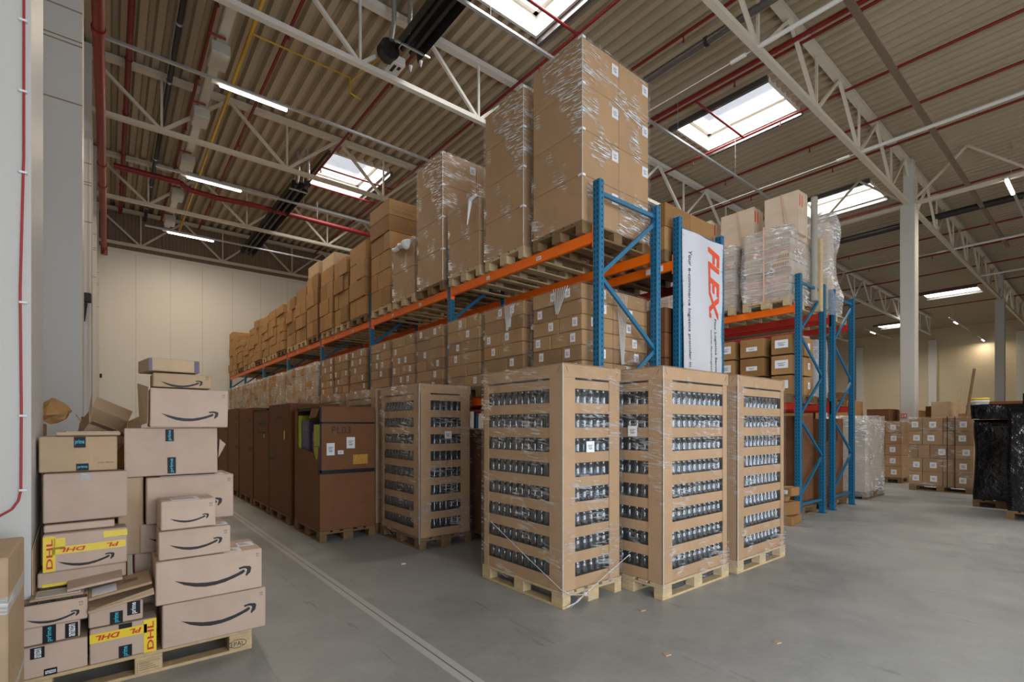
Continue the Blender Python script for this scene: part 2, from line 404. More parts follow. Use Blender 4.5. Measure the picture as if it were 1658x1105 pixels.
for i, (a, b, c, d) in enumerate(SKYLIGHTS):
    w = MB(); t = .06
    for q in ((a-t, a, c-t, d+t), (b, b+t, c-t, d+t), (a, b, c-t, c), (a, b, d, d+t)): w.box(q[0], q[1], q[2], q[3], ZD-.02, ZD+.5)
    for q in ((a, a+.1, c, d), (b-.1, b, c, d), (a, b, c, c+.1), (a, b, d-.1, d)): w.box(q[0], q[1], q[2], q[3], ZD+.42, ZD+.48)
    f = struct(w, 'window_%d' % (i+1), 'truss_white')
    MB().box(a+.01, b-.01, c+.01, d-.01, ZD+.435, ZD+.445).build('glazing', 'pane', f)
    s = MB(); s.box(a-.16, a-.07, c-.1, d+.1, ZD-.16, ZD-.02).box(b+.07, b+.16, c-.1, d+.1, ZD-.16, ZD-.02)
    s.build('trimmer_frame', 'grey_pipe', f)
# far wall: white panels below, brown corrugated cladding above
w = MB().box(XL-.3, XR+.3, YF, YF+.2, 0, 8.55, 0)
x = XL+.6
while x < XR: w.box(x-.006, x+.006, YF-.003, YF, 0, 8.5, 1); x += 1.15
w.box(XL, XR, YF-.05, YF, 8.5, 8.62, 0)
struct(w, 'wall_far', ['panel_white', 'seam_soft'])
w = MB(); x = XL
while x < 24:
    w.add([(x, YF, 8.6), (x+.1, YF, 8.6), (x+.13, YF-.03, 8.6), (x+.22, YF-.03, 8.6), (x+.25, YF, 8.6)]+[(x, YF, 10.4), (x+.1, YF, 10.4), (x+.13, YF-.03, 10.4), (x+.22, YF-.03, 10.4), (x+.25, YF, 10.4)],
          [(i, i+1, i+6, i+5) for i in range(4)]); x += .25
w.box(24, XR+.3, YF-.02, YF+.1, 8.6, 10.6).box(XL-.3, 24.5, YF+.02, YF+.1, 8.6, 10.6)
struct(w, 'wall_far_cladding', 'dark_clad')
w = MB().box(XL-.2, XL, YB-.3, -4.45, 0, 10.6).box(XL-.2, XL, -4.45, -1.15, 3.75, 10.6).box(XL-.2, XL, -1.15, YF+.3, 0, 10.6)
struct(w, 'wall_left', 'panel_white')
w = MB().box(XR, XR+.2, YB-.3, YF+.3, 0, 10.6, 0)
for z in (2.2, 4.4, 6.6): w.box(XR-.005, XR, YB, YF, z-.012, z+.012, 1)
struct(w, 'wall_right', ['panel_cream', 'seam_soft'])
# wall behind the camera with two open dock doors
w = MB(); y0, y1 = YB-.2, YB
for a, b, c, d in ((XL-.3, .2, 0, 10.6), (.2, 5.0, 4.4, 10.6), (5.0, 11, 0, 10.6), (11, 17, 4.4, 10.6), (17, XR+.3, 0, 10.6)): w.box(a, b, y0, y1, c, d)
struct(w, 'wall_back', 'panel_white')
# casing columns along the left wall, with joints
for i, y in enumerate(TY):
    c = MB(); y0, y1 = (y-.28, y+.35) if i < 5 else (y-.35, YF)
    xr = -.36 if i == 1 else -.29; y1 = 4.82 if i == 1 else y1
    c.box(XL, xr, y0, y1, 0, 10.1, 0)
    for z in ((7.42, 7.0, 6.94, 6.12) if i != 1 else ()):
        c.box(XL, xr+.001, y0-.004, y0, z-.009, z+.009, 1)
    struct(c, 'column_%d' % (i+1), ['casing', 'seam'])
for i, (cx, cy) in enumerate(((20.2, 4.4), (39.0, 4.4), (20.2, 24.6), (39, 24.6))):
    c = MB().box(cx-.2, cx+.2, cy-.2, cy+.2, 0, 8.75, 0, ch=.02).box(cx-.13, cx+.13, cy-.13, cy+.13, 8.75, ZD, 0)
    struct(c, 'column_%d' % (i+7), 'concrete')
s = MB().box(19.98, 19.995, 4.42, 4.56, 1.86, 2.0, 0); s.box(19.975, 19.98, 4.44, 4.47, 1.88, 1.97, 1); s.box(19.975, 19.98, 4.5, 4.54, 1.88, 1.93, 1); s.box(19.975, 19.98, 4.5, 4.54, 1.945, 1.97, 1)
s.build('fire_sign', ['banner_red', 'white_print'], label='small square red fire extinguisher sign on the white concrete column', cat='sign')
for i, y in enumerate((-3.5, .6, 5.2, 10.7, 16.2, 21.7)):
    struct(MB().box(XR-.35, XR, y-.28, y+.28, 0, 9.2), 'column_%d' % (i+11), 'truss_white')

# ------------------------------------------------------------------ roof trusses
ZB, ZT = 8.78, 10.1
def truss(y, x0, x1, m, label, web0=1.0, step=2.87):
    t = empty('roof_truss', ((x0+x1)/2, y, ZB), label, 'roof truss', 'roof trusses crossing the hall')
    MB().box(x0, x1, y-.06, y+.06, ZB-.05, ZB+.05).build('bottom_chord', m, t)
    MB().box(x0, x1, y-.09, y+.09, ZT-.06, ZT+.06).build('top_chord', m, t)
    wb = []; x = web0-step*2
    while x < x1:
        for a, b in (((x, y, ZB), (x-step/2, y, ZT)), ((x, y, ZB), (x+step/2, y, ZT)), ((x, y, ZB), (x, y, ZT))):
            if a[0] > x0 and a[0] < x1 and x0 < b[0] < x1: wb.append((a, b, .05 if a[0] == b[0] else .07))
        x += step
    for a, b, r in wb[:99]:
        MB().bar(a, b, r, r).build('web_member', m, t)
TN = ['just behind the camera', 'nearest the rack ends and the concrete column', 'second in front of the camera, above the tall wrapped stacks', 'third in front of the camera, beyond the near strip light', 'fourth in front of the camera, beyond the second strip light', 'last one, standing on top of the white far wall']
for i, y in enumerate(TY):
    truss(y, XL, 50 if i < 4 else 30, 'truss_white' if i == 2 else 'truss', 'cream steel roof truss, '+TN[i])
# truss along Y over the concrete column and round bracing tubes with thin rods
t = empty('roof_truss', (20.2, 8, ZB), 'cream steel cross truss running lengthwise over the tall concrete column', 'roof truss')
MB().box(20.14, 20.26, -4.9, 25, ZB-.05, ZB+.05).build('bottom_chord', 'truss', t)
for v in range(-3, 18):
    a, b = (ZB, ZT) if v % 2 else (ZT, ZB)
    MB().bar((20.2, v*1.4+.2, a), (20.2, v*1.4+1.6, b), .06, .06).build('web_member', 'truss', t)
BN = ['nearest the big skylight', 'between the big skylight and the column', 'just left of the concrete column', 'right of the concrete column', 'far right']
for i, x in enumerate((9.55, 15.3, 26.6, 32.4)):
    b = MB().cyl((x, 4.4, ZB), (x, -4.9, ZB+.02), .045, 10)
    b.build('bracing_tube', 'truss_white', label='white steel bracing tube running off the truss, '+BN[i if i < 2 else i+1], cat='tube', group='bracing tubes under the roof')
for i, x in enumerate((9.55, 15.3, 26.6)):
    r = MB().cyl((x, 4.4, ZB), (x, 14.75, ZB-.02), .012, 6).cyl((x, 4.3, ZB), (x, 4.0, ZB), .05, 8).cyl((x, 4.6, ZB), (x, 4.9, ZB), .04, 8)
    r.build('tension_rod', 'truss_white', label='thin white tension rod under the roof, '+BN[i], cat='rod', group='tension rods under the roof')

# ------------------------------------------------------------------ services under the roof
def pipe_y(name, x, y0, y1, z, r, m, label, cat, clamps=0, cm=None, group=None):
    p = MB().cyl((x, y0, z), (x, y1, z), r, 12)
    o = p.build(name, m, label=label, cat=cat, group=group)
    y = y0+.7
    while clamps and y < y1:
        MB().cyl((x, y-.03, z), (x, y+.03, z), r*1.25, 12).build('coupling', cm or m, o); y += clamps
    return o
SPX = [(1.65, 'left of the yellow gas pipe'), (2.95, 'just right of the yellow gas pipe'), (5.3, 'beside the black heater'), (7.72, 'right of the skylight over the racks'), (9.48, 'over the tallest stack'),
       (11.68, 'between heater flue and the big skylight'), (14.2, 'right edge of the big skylight'), (16.2, 'second right of the big skylight'), (18.05, 'third right of the big skylight'), (22.9, 'beyond the concrete column'), (25.4, 'second beyond the concrete column'), (28.2, 'third beyond the concrete column'), (31.2, 'fourth beyond the concrete column'), (35, 'fifth beyond the concrete column'), (39.5, 'sixth beyond the concrete column'), (45, 'far right of the hall')]
for i, (x, where) in enumerate(SPX):
    o = pipe_y('sprinkler_pipe', x, -4.9, 24.6, 9.92, .034, 'pipe_red', 'thin red sprinkler pipe under the ceiling, '+where, 'pipe', 0, None, 'red sprinkler pipes under the ceiling')
    y = -4.5
    while y < 24 and x < 33:
        s = MB().cyl((x, y, 9.92), (x, y, 9.78), .014, 6).cyl((x, y, 9.78), (x, y, 9.76), .03, 8)
        s.build('sprinkler_head', 'pipe_red', o); y += 2.6
SL_ARM = [(9.35, 11.68, 6.9, 'under the big skylight'), (5.3, 7.72, 7.3, 'under the near skylight'), (5.3, 7.72, 16.2, 'under the far skylight'), (5.3, 7.72, 17.6, 'behind the truss at the far skylight')]
for x0, x1, y, wh in [(11.68, 14.2, 6.9, 'under the big skylight')]+SL_ARM[1:]:
    MB().cyl((x0, y, 9.9), (x1, y, 9.9), .03, 8).build('sprinkler_branch', 'pipe_red', label='red sprinkler branch pipe crossing '+wh, cat='pipe', group='red branches across the skylights')
pipe_y('sprinkler_main', 11.3, -4.9, 24, 9.8, .05, 'pipe_red', 'thicker red sprinkler main running past the big skylight', 'pipe', 3.0)
mp = MB().cyl((-.13, -2, 8.1), (-.13, 23.6, 8.1), .082, 14); mo = mp.build('sprinkler_main', 'pipe_red', label='thick red sprinkler main hugging the left wall under the roof', cat='pipe')
for y in (9.2, 10.6, 16.0, 17.4, 23.3):
    MB().cyl((-.13, y-.06, 8.1), (-.13, y+.06, 8.1), .1, 14).build('coupling', 'pipe_red', mo)
MB().cyl((-.13, 23.6, 8.18), (-.13, 23.6, 7.9), .1, 14).build('elbow', 'pipe_red', mo)
MB().tube([(.11, 18.5, 9.17), (1.73, 18.5, 9.17), (1.95, 18.6, 9.06), (2.7, 18.7, 9.06), (3.8, 18.8, 9.17), (10.6, 18.9, 9.17)], .083, 12).build('sprinkler_main', 'pipe_red', label='thick red pipe crossing beneath the trusses behind the strip lights', cat='pipe')
hm = bpy.data.objects['sprinkler_main.002']
for x, y in ((.6, 18.5), (3.4, 18.77), (6.0, 18.83), (9.0, 18.88)): MB().cyl((x, y, 9.15), (x, y, 10.2), .006, 5).build('hanger_wire', 'galv', hm)
MB().tube([(-.13, 9.3, 8.1), (-.6, 9.3, 8.1)], .05, 10).build('pipe_stub', 'pipe_red', label='short red pipe stub from the wall main into the column casing', cat='pipe')
gas = pipe_y('gas_pipe', 2.25, -4, 24.5, 9.6, .04, 'yellow_pipe', 'yellow gas pipe running along the ceiling on the left', 'pipe', 3.3)
MB().tube([(2.25, 11.2, 9.6), (4.3, 11.2, 9.6), (4.3, 11.2, 9.25), (4.55, 11.2, 9.2)], .018, 8).build('branch', 'yellow_pipe', gas)
MB().tube([(4.3, 11.2, 9.5), (4.62, 9.6, 9.5)], .018, 8).build('branch', 'yellow_pipe', gas)
pipe_y('drain_pipe', 1.12, -4, 24.6, 9.8, .055, 'dark_pipe', 'black drain pipe under the ceiling between wall and red sprinkler pipe', 'pipe', 2.2, 'galv')
pipe_y('drain_pipe', .35, -4, 24.6, 9.9, .06, 'pipe_red', 'dark red pipe under the ceiling nearest the left wall', 'pipe', 2.5)
pipe_y('flue_pipe', 9.35, -4.9, 9.5, 9.35, .075, 'grey_pipe', 'dark grey metal flue pipe right of the tallest wrapped stack', 'pipe', 1.9, 'dark_pipe')
for y0, y1, lb in ((-4.6, 9.15, 'long black radiant heater hanging over the rack in the foreground'), (16.4, 24.3, 'long black radiant heater hanging above the far half of the rack')):
    h = empty('radiant_heater', (4.68, y0, 9.2), lb, 'heater', 'black radiant heaters')
    hd = MB(); y = y0
    for x0, x1, z0, z1 in ((4.43, 4.47, 9.05, 9.3), (4.47, 4.89, 9.3, 9.3), (4.89, 4.93, 9.3, 9.05)):
        hd.prism([(x0, y0, z0), (x1, y0, z1), (x1, y0, z1+.015), (x0, y0, z0+.015)], (0, y1-y0, 0))
    hd.build('reflector_hood', 'black_metal', h)
    for dx in (-.1, .1): MB().cyl((4.68+dx, y0, 9.18), (4.68+dx, y1, 9.18), .05, 12).build('burner_tube', 'black_metal', h)
    e = y1 if y0 < 0 else y0; s = 1 if y0 < 0 else -1
    if y0 < 0:
        MB().cyl((4.35, e+.05, 9.12), (4.35, e+.25, 9.12), .2, 20).build('blower', 'black_metal', h)
        bb = MB().box(4.42, 4.72, e+.12, e+.62, 8.95, 9.12, 0, .01); bb.box(4.5, 4.56, e+.2, e+.42, 8.945, 8.95, 1); bb.box(4.6, 4.66, e+.2, e+.3, 8.945, 8.95, 1); bb.build('burner_box', ['truss_white', 'ink'], h)
        MB().box(4.3, 5.06, e-.28, e-.24, 9.06, 9.09).build('hanger_bar', 'galv', h)
        for q in ((4.95, e-.1), (4.85, e+.15)): MB().cyl((q[0], q[1], 9.05), (q[0], q[1], 8.93), .04, 8, 0, .01).build('bracket', 'paper', h)
    else:
        MB().cyl((4.85, e-.05, 9.18), (4.85, e-.3, 9.18), .09, 14).build('blower', 'black_metal', h)
        MB().box(4.4, 4.95, e+.1, e+.14, 9.05, 9.09).build('hanger_bar', 'galv', h)
    xx = 4.35 if y0 < 0 else 4.6
    MB().tube([(xx, e-.0, 9.25), (xx+.03, e-.05, 9.6), (xx, e-.1, 10.2)], .05, 10).build('flexible_hose', 'galv', h)
    MB().tube([(xx+.25, e-.3, 9.3), (xx+.23, e-.35, 9.7), (xx+.2, e-.4, 10.2)], .05, 10).build('flexible_hose', 'galv', h)
    for k in range(4):
        yy = y0+(y1-y0)*(k+.5)/4; MB().cyl((4.68, yy, 9.33), (4.68, yy, 10.2), .006, 5).build('hanger_wire', 'galv', h)
# pale duct on the left with boxes
d = empty('air_duct', (1.75, 5, 9.1), 'pale sheet metal duct with boxes running beside the yellow gas pipe', 'duct')
MB().box(1.66, 1.86, 5, 23.4, 9.28, 9.5, 0, .02).build('duct_run', 'duct', d)
for y in (11.7, 14.3, 17.0, 19.6, 22.2): 
    MB().box(1.58, 1.92, y-.3, y+.3, 9.06, 9.3, 0, .02).build('duct_box', 'duct', d)
    MB().cyl((1.5, y-.5, 9.25), (1.8, y-.5, 9.25), .022, 8).build('sprinkler_arm', 'pipe_red', d)
# light rails and strip lights
LIGHTS = []
def rail(y, x0, x1, lamps, where, z=8.72):
    r = empty('light_rail', ((x0+x1)/2, y, z), 'white perforated light rail hanging '+where, 'rail', 'light rails under the roof')
    rb = MB().box(x0, x1, y-.03, y+.03, z, z+.05, 0); x = x0+.1
    rb.build('rail', 'galv', r)
    x = x0+1
    while x < x1:
        MB().cyl((x, y, z+.05), (x, y, 10.2), .005, 5).build('hanger_wire', 'galv', r); x += 2.9
    for xa, xb, wh in lamps:
        PW = 125 if x0 < 30 else 220 if x0 < 50 else 60
        l = empty('strip_light', ((xa+xb)/2, y, z-.1), 'lit white strip light '+wh, 'lamp', 'strip lights under the roof')
        hs = MB().box(xa-.15, xb, y-.05, y+.05, z-.04, z, 0, .005).build('housing', 'truss_white', l)
        MB().box(xa, xb, y-.04, y+.04, z-.085, z-.04, 0, .015).build('diffuser', 'tube', hs)
        a = area_light('lamp_light', ((xa+xb)/2, y, z-.1), (0, 0, 0), xb-xa, .08, PW, (1.0, .86, .66)); a.parent = l; a.location = (0, 0, -.02)
        a.data.name = 'strip light'
rail(11.8, -.05, 12.0, [(1.78, 3.1, 'nearest of the three on the left')], 'left of the tall stacks')
rail(16.75, 1.0, 12.0, [(1.72, 3.1, 'second of the three on the left')], 'beyond the third truss')
rail(21.95, 1.0, 12.0, [(1.66, 3.12, 'farthest of the three on the left, near the white wall')], 'in front of the far white wall')
rail(7.0, 4.2, 16.5, [], 'beneath the big skylight')
rail(2.13, 20.0, 27, [(20.05, 21.4, 'at the right edge of the view')], 'at the right edge')
rail(7.27, 43, 50, [(44.6, 45.6, 'far right, closest to the second column')], 'far right before the second column')
rail(12.0, 43, 50, [(44.5, 45.5, 'far right, above the racking ends')], 'far right beyond the column')
rail(7.33, 53.5, 57, [(55.5, 56.5, 'far right, beside the right wall')], 'by the right wall')
# brown cable tray crossing on the right
ct = empty('cable_tray', (15, 3.15, 9.3), 'brown perforated cable tray crossing the ceiling on the right', 'cable tray')
MB().box(9.5, 30, 3.09, 3.21, 9.3, 9.32).build('tray_base', 'tray', ct)
MB().box(9.5, 30, 3.09, 3.1, 9.32, 9.36).build('tray_side', 'tray', ct); MB().box(9.5, 30, 3.2, 3.21, 9.32, 9.36).build('tray_side', 'tray', ct)
pipe_y('drain_pipe', 24.0, -4.9, 24.5, 9.4, .12, 'black_metal', 'thick black pipe under the ceiling behind the concrete column', 'pipe')
# small things on the left wall
cb = MB().tube([(-.385, 4.105, 10.0), (-.39, 4.105, 3.2), (-.405, 4.105, 2.4), (-.4, 4.105, 1.7), (-.402, 4.105, 1.22), (-.412, 4.105, 1.16), (-.44, 4.105, 1.11), (-.5, 4.105, 1.07), (-.7, 4.105, 1.04)], .006, 8)
c = cb.build('cable', 'cable_red', label='red cable running down the white column casing nearest the camera', cat='cable')
for z in (1.22, 1.66, 2.33, 3.1, 3.58, 4.0): MB().box(-.41, -.375, 4.095, 4.12, z-.006, z+.006).build('clip', 'paper', c)
sb = MB().box(-.42, -.3, 14.3, 14.45, 4.32, 4.52, 0, .01).cyl((-.4, 14.38, 4.3), (-.44, 14.38, 3.9), .04, 10); sb.build('alarm_box', 'ink', label='small black alarm box on the white wall beyond the second casing', cat='box')
MB().tube([(-.282, 14.4, 0), (-.282, 14.4, 8.0)], .01, 6).build('cable', 'seam_soft', label='thin pale cable running up the third column casing', cat='cable')
MB().box(-.27, -.2, 24.7, 24.8, 3.45, 3.6).build('socket_box', 'ink', label='tiny black socket box in the far left wall corner', cat='box')

# ------------------------------------------------------------------ pallets
def pallet_parts(far=False):
    """euro pallet 1.2 along x, 0.8 along y, about its own centre"""
    P = []
    for y, w in ((-.3275, .145), (-.1725, .1), (0, .145), (.1725, .1), (.3275, .145)): P.append(('top_board', (-.6, .6, y-w/2, y+w/2, .122, .144)))
    for x in (-.5275, 0, .5275): P.append(('cross_board', (x-.0725, x+.0725, -.4, .4, .1, .122)))
    for x in (-.5275, 0, .5275):
        for y, w in ((-.35, .1), (0, .145), (.35, .1)): P.append(('block', (x-.0725, x+.0725, y-w/2, y+w/2, .022, .1)))
    for y, w in ((-.35, .1), (0, .145), (.35, .1)): P.append(('bottom_board', (-.6, .6, y-w/2, y+w/2, 0, .022)))
    return P
_PM = {}
def make_pallet(cx, cy, z, rot, m, label, group=None, far=False):
    key = (m, far)
    if key not in _PM:
        if far:
            mb = MB()
            for n, b in pallet_parts(): mb.box(*b, 0)
            _PM[key] = mb.mesh('pallet', [m])
        else:
            L = []
            for n, b in pallet_parts():
                c = ((b[0]+b[1])/2, (b[2]+b[3])/2, b[4]); mb = MB().box(*b, 0, ch=.004); L.append((n, mb.mesh(n, [m], c), c))
            _PM[key] = L
    if far:
        o = bpy.data.objects.new('pallet', _PM[key]); COL.objects.link(o); o.location = (cx, cy, z); tag(o, label, 'pallet', group)
    else:
        o = empty('pallet', (cx, cy, z), label, 'pallet', group)
        for n, me, c in _PM[key]:
            p = bpy.data.objects.new(n, me); COL.objects.link(p); p.parent = o; p.location = c
    o.rotation_euler = (0, 0, rot); return o

# ------------------------------------------------------------------ racking
LONG = 'the long rack'
FY = [3.5+2.91*k for k in range(8)]
def upright(mb, x0, x1, y0, y1, h, slots=True):
    mb.box(x0, x1, y0, y1, 0.008, h, 0, ch=.008)
    if slots:
        z = .12
        while z < h-.05:
            for yy in (y0+.022, y1-.034):
                mb.box(x0-.0015, x0, yy, yy+.012, z, z+.032, 1); mb.box(x1, x1+.0015, yy, yy+.012, z, z+.032, 1)
            mb.box((x0+x1)/2-.006, (x0+x1)/2+.006, y0-.0015, y0, z+.02, z+.045, 1)
            z += .06
def frame(x0, x1, y, h, label, first=True, group='upright frames of the racking', order=(4.0, 3.95, 3.2, 2.5, 1.75, 1.05, .35)):
    f = empty('rack_frame', ((x0+x1)/2, y, 0), label, 'rack frame', group)
    for xa, xb in ((x0, x0+.075), (x1-.075, x1)):
        mb = MB(); upright(mb, xa, xb, y-.05, y+.05, h, first); u = mb.build('upright', ['blue', 'slot'], f); MB().box(xa-.02, xb+.02, y-.07, y+.07, 0, .008).build('foot_plate', 'blue', u)
    a, b = x0+.05, x1-.05
    MB().bar((a, y, h-.13), (b, y, h-.13), .03, .045).build('horizontal_brace', 'blue', f)
    MB().bar((a, y, .25), (b, y, .25), .03, .045).build('horizontal_brace', 'blue', f)
    zs = [h-.2, 3.2, 2.5, 1.75, 1.05, .35]; side = b
    for z0, z1 in zip(zs, zs[1:]):
        s2 = a if side == b else b
        MB().bar((side, y, z0), (s2, y, z1), .03, .045).build('diagonal_brace', 'blue', f); side = s2
    return f
def beam(x, y0, y1, ztop, m, label, lab=True, h=.12, face=-1, group='rack beams'):
    b = MB().box(x-.025, x+.025, y0, y1, ztop-h, ztop, 0, ch=.006)
    o = b.build('rack_beam', m, label=label, cat='rack beam', group=group)
    xs = x-.03 if face < 0 else x+.03
    for ya in (y0-.045, y1-.01):
        c = MB().box(min(xs, x-.03), max(xs, x+.03), ya, ya+.055, ztop-h-.05, ztop+.07, 0)
        for k in range(4): c.box(x-.0315, x-.03, ya+.02, ya+.03, ztop-h-.03+k*.055, ztop-h+.002+k*.055, 1)
        c.build('connector', [m, 'slot'], o)
    if lab:
        for t in ((y0+.9, .09), (y1-.9, .07)):
            l = MB(); quad(l, (x-.026, t[0], ztop-.09), (0, -1, 0), (0, 0, 1), t[1], .045, 0)
            put_text(l, '101A', (x-.0275, t[0]-.008, ztop-.08), (0, -1, 0), (0, 0, 1), w=t[1]-.02, mi=1); l.build('location_label', ['paper', 'ink'], o)
    return o
for k, y in enumerate(FY):
    frame(3.98, 5.07, y, 4.2, 'blue perforated upright frame, %s from the near end of %s' % (ORD[k], LONG), k < 4)
for k in range(7):
    y0, y1 = FY[k]+.05, FY[k+1]-.05
    for nm, zt in (('upper', 3.67), ('lower', 2.0)):
        beam(4.012, y0, y1, zt, 'orange', 'orange %s front beam of bay %s of %s' % (nm, ORD[k], LONG), k < 4)
        beam(5.038, y0, y1, zt, 'orange', 'orange %s rear beam of bay %s of %s' % (nm, ORD[k], LONG), False)
SR = 'the rack with the banner'
for k, y in enumerate((3.5, 6.41, 9.32)): frame(5.46, 6.55, y, 4.2, 'blue upright frame, %s from the near end of %s' % (ORD[k], SR), k < 1)
for k in range(2):
    y0, y1 = FY[k]+.05, FY[k+1]-.05
    for nm, zt in (('upper', 3.67), ('lower', 2.0)):
        beam(5.492, y0, y1, zt, 'orange', 'orange %s front beam of bay %s of %s' % (nm, ORD[k], SR), False)
        beam(6.518, y0, y1, zt, 'redbeam', 'red %s rear beam of bay %s of %s' % (nm, ORD[k], SR), False)
l = MB(); quad(l, (5.466, 3.95, 3.57), (0, -1, 0), (0, 0, 1), .26, .07)
l.build('long_label', 'paper', label='long white label strip on the orange beam behind the nearest blue upright', cat='label')
RR = 'the right-hand rack'; RB = 'the rearmost rack'
for k, y in enumerate((3.5, 6.41, 9.32, 12.23)): frame(9.1, 10.24, y, 4.2, 'blue upright frame, %s from the near end of %s' % (ORD[k], RR), k < 1)
for k, y in enumerate((3.5, 6.41, 9.32)): frame(10.66, 11.8, y, 4.2, 'blue upright frame, %s from the near end of %s' % (ORD[k], RB), k < 1)
for k in range(3):
    y0, y1 = FY[k]+.05, FY[k+1]-.05
    for nm, zt in (('upper', 3.67), ('lower', 2.0)):
        beam(9.132, y0, y1, zt, 'orange' if zt > 3 else 'redbeam', '%s %s front beam of bay %s of %s' % ('orange' if zt > 3 else 'red', nm, ORD[k], RR), False)
        beam(10.208, y0, y1, zt, 'redbeam', 'red %s rear beam of bay %s of %s' % (nm, ORD[k], RR), False)
        if k < 2:
            beam(10.69, y0, y1, zt, 'redbeam', 'red %s front beam of bay %s of %s' % (nm, ORD[k], RB), False)
            beam(11.77, y0, y1, zt, 'redbeam', 'red %s rear beam of bay %s of %s' % (nm, ORD[k], RB), False)
# banner on the end of the second rack: a cloth with folds, lettering turned downwards
bn = MB(); nx, nz = 24, 30; BX0, BX1, BZ0, BZ1 = 5.5, 6.44, 1.55, 4.04
def by(x, z):
    t = (x-BX0)/(BX1-BX0); u = (z-BZ0)/(BZ1-BZ0)
    return 3.425-.012*math.sin(t*9+u*5)-.02*max(0, t-.7)*math.sin(u*19+t*7)
vs = [(BX0+(BX1-BX0)*i/nx, by(BX0+(BX1-BX0)*i/nx, BZ0+(BZ1-BZ0)*j/nz), BZ0+(BZ1-BZ0)*j/nz) for j in range(nz+1) for i in range(nx+1)]
fs = [(j*(nx+1)+i, j*(nx+1)+i+1, (j+1)*(nx+1)+i+1, (j+1)*(nx+1)+i) for j in range(nz) for i in range(nx)]
vs2 = [(x, y+.006, z) for x, y, z in vs]; n0 = len(vs)
bn.add(vs+vs2, fs+[tuple(i+n0 for i in f[::-1]) for f in fs], 0, True)
for i in range(9):
    zz = BZ0+.1+i*.29
    for xx in (BX0+.015, BX1-.02): bn.box(xx-.008, xx+.008, by(xx, zz)-.004, by(xx, zz)-.001, zz-.008, zz+.008, 3)
def btext(s, x, ztop, length, hgt, mi, bold=0, shear=0):
    vs, f, asp = text2d(s, bold, shear)
    P = []
    for a, b in vs:
        X = x-hgt+b*hgt; Z = ztop-a*length; P.append((X, by(X, Z)-.006, Z))
    bn.add(P, f, mi)
btext('FLEX.', 6.36, 3.95, .94, .27, 1, .03, .25)
btext('Your e-commerce logistics provider in', 5.69, 3.80, 1.46, .085, 2, .005)
btext('Flex Logistics Services', 6.30, 3.02, .80, .075, 2, .005)
btext('www.flexlogistics', 6.16, 2.86, .62, .05, 2, .0)
bn.build('banner', ['banner', 'banner_red', 'ink', 'galv'], label='tall white cloth banner with orange red lettering tied to the rack end', cat='banner')

# ------------------------------------------------------------------ cartons, films, loads
_CM = {}; NC = [0]; FARB = {'mb': MB()}
def carton_mesh(sx, sy, sz, m, tape):
    key = (round(sx, 3), round(sy, 3), round(sz, 3), m, tape)
    if key not in _CM:
        mb = MB().box(-sx/2, sx/2, -sy/2, sy/2, 0, sz, 0, ch=.007)
        if tape:
            mb.box(-sx/2-.001, sx/2+.001, -.03, .03, sz, sz+.001, 1)
        _CM[key] = mb.mesh('carton', [m, 'parcel_tan'])
    return _CM[key]
_LM = {}
def label_mesh(w, h, axis):
    key = (w, h, axis)
    if key not in _LM:
        mb = MB()
        if axis == 'x': O, U = (0, w/2, 0), (0, -1, 0)
        else: O, U = (-w/2, 0, 0), (1, 0, 0)
        quad(mb, O, U, (0, 0, 1), w, h, 0, .0015)
        Oo = Vector(O); Uu = Vector(U); n = Uu.cross(Vector((0, 0, 1)))*.002
        for k, (a, b, c) in enumerate(((.2, .8, .62), (.2, .65, .5), (.25, .75, .36), (.3, .7, .27))):
            mb.add([Oo+n+Uu*(w*a)+Vector((0, 0, h*c)), Oo+n+Uu*(w*b)+Vector((0, 0, h*c)), Oo+n+Uu*(w*b)+Vector((0, 0, h*(c+.05))), Oo+n+Uu*(w*a)+Vector((0, 0, h*(c+.05)))], [(0, 1, 2, 3)], 1)
        _LM[key] = mb.mesh('label', ['paper', 'ink_soft'])
    return _LM[key]
def carton(x0, x1, y0, y1, z0, z1, label, group, m='kraft', tape=True, rot=0, labels=(), far=False, text=None, name='carton'):
    if far:
        g = R.uniform(.004, .02); FARB['mb'].box(x0+R.uniform(-.02, .02), x1, y0+g*.5, y1-g*.5, z0+.002, z1-.004, 0, ch=.008); return None
    sx, sy, sz = x1-x0-.008, y1-y0-.010, z1-z0-.005
    o = bpy.data.objects.new(name, carton_mesh(sx, sy, sz, m, tape)); COL.objects.link(o); NC[0] += 1
    o.location = ((x0+x1)/2, (y0+y1)/2, z0+.001); o.rotation_euler = (0, 0, rot); tag(o, label, 'carton', group)
    for ax, u, v, w, h in labels:      # axis, centre along the face, bottom height, size
        l = bpy.data.objects.new('label', label_mesh(w, h, ax)); COL.objects.link(l); l.parent = o
        l.location = (-sx/2-.0005, u, v) if ax == 'x' else (u, -sy/2-.0005, v)
    if text:
        t = MB(); put_text(t, text[0], (-sx/2+.08, -sy/2, sz*.55), (1, 0, 0), (0, 0, 1), w=sx*.55, mi=0); put_text(t, text[1], (-sx/2+.08, -sy/2, sz*.2), (1, 0, 0), (0, 0, 1), w=sx*.42, mi=0)
        me = t.mesh('printing', ['ink_soft']); l = bpy.data.objects.new('printing', me); COL.objects.link(l); l.parent = o
    return o
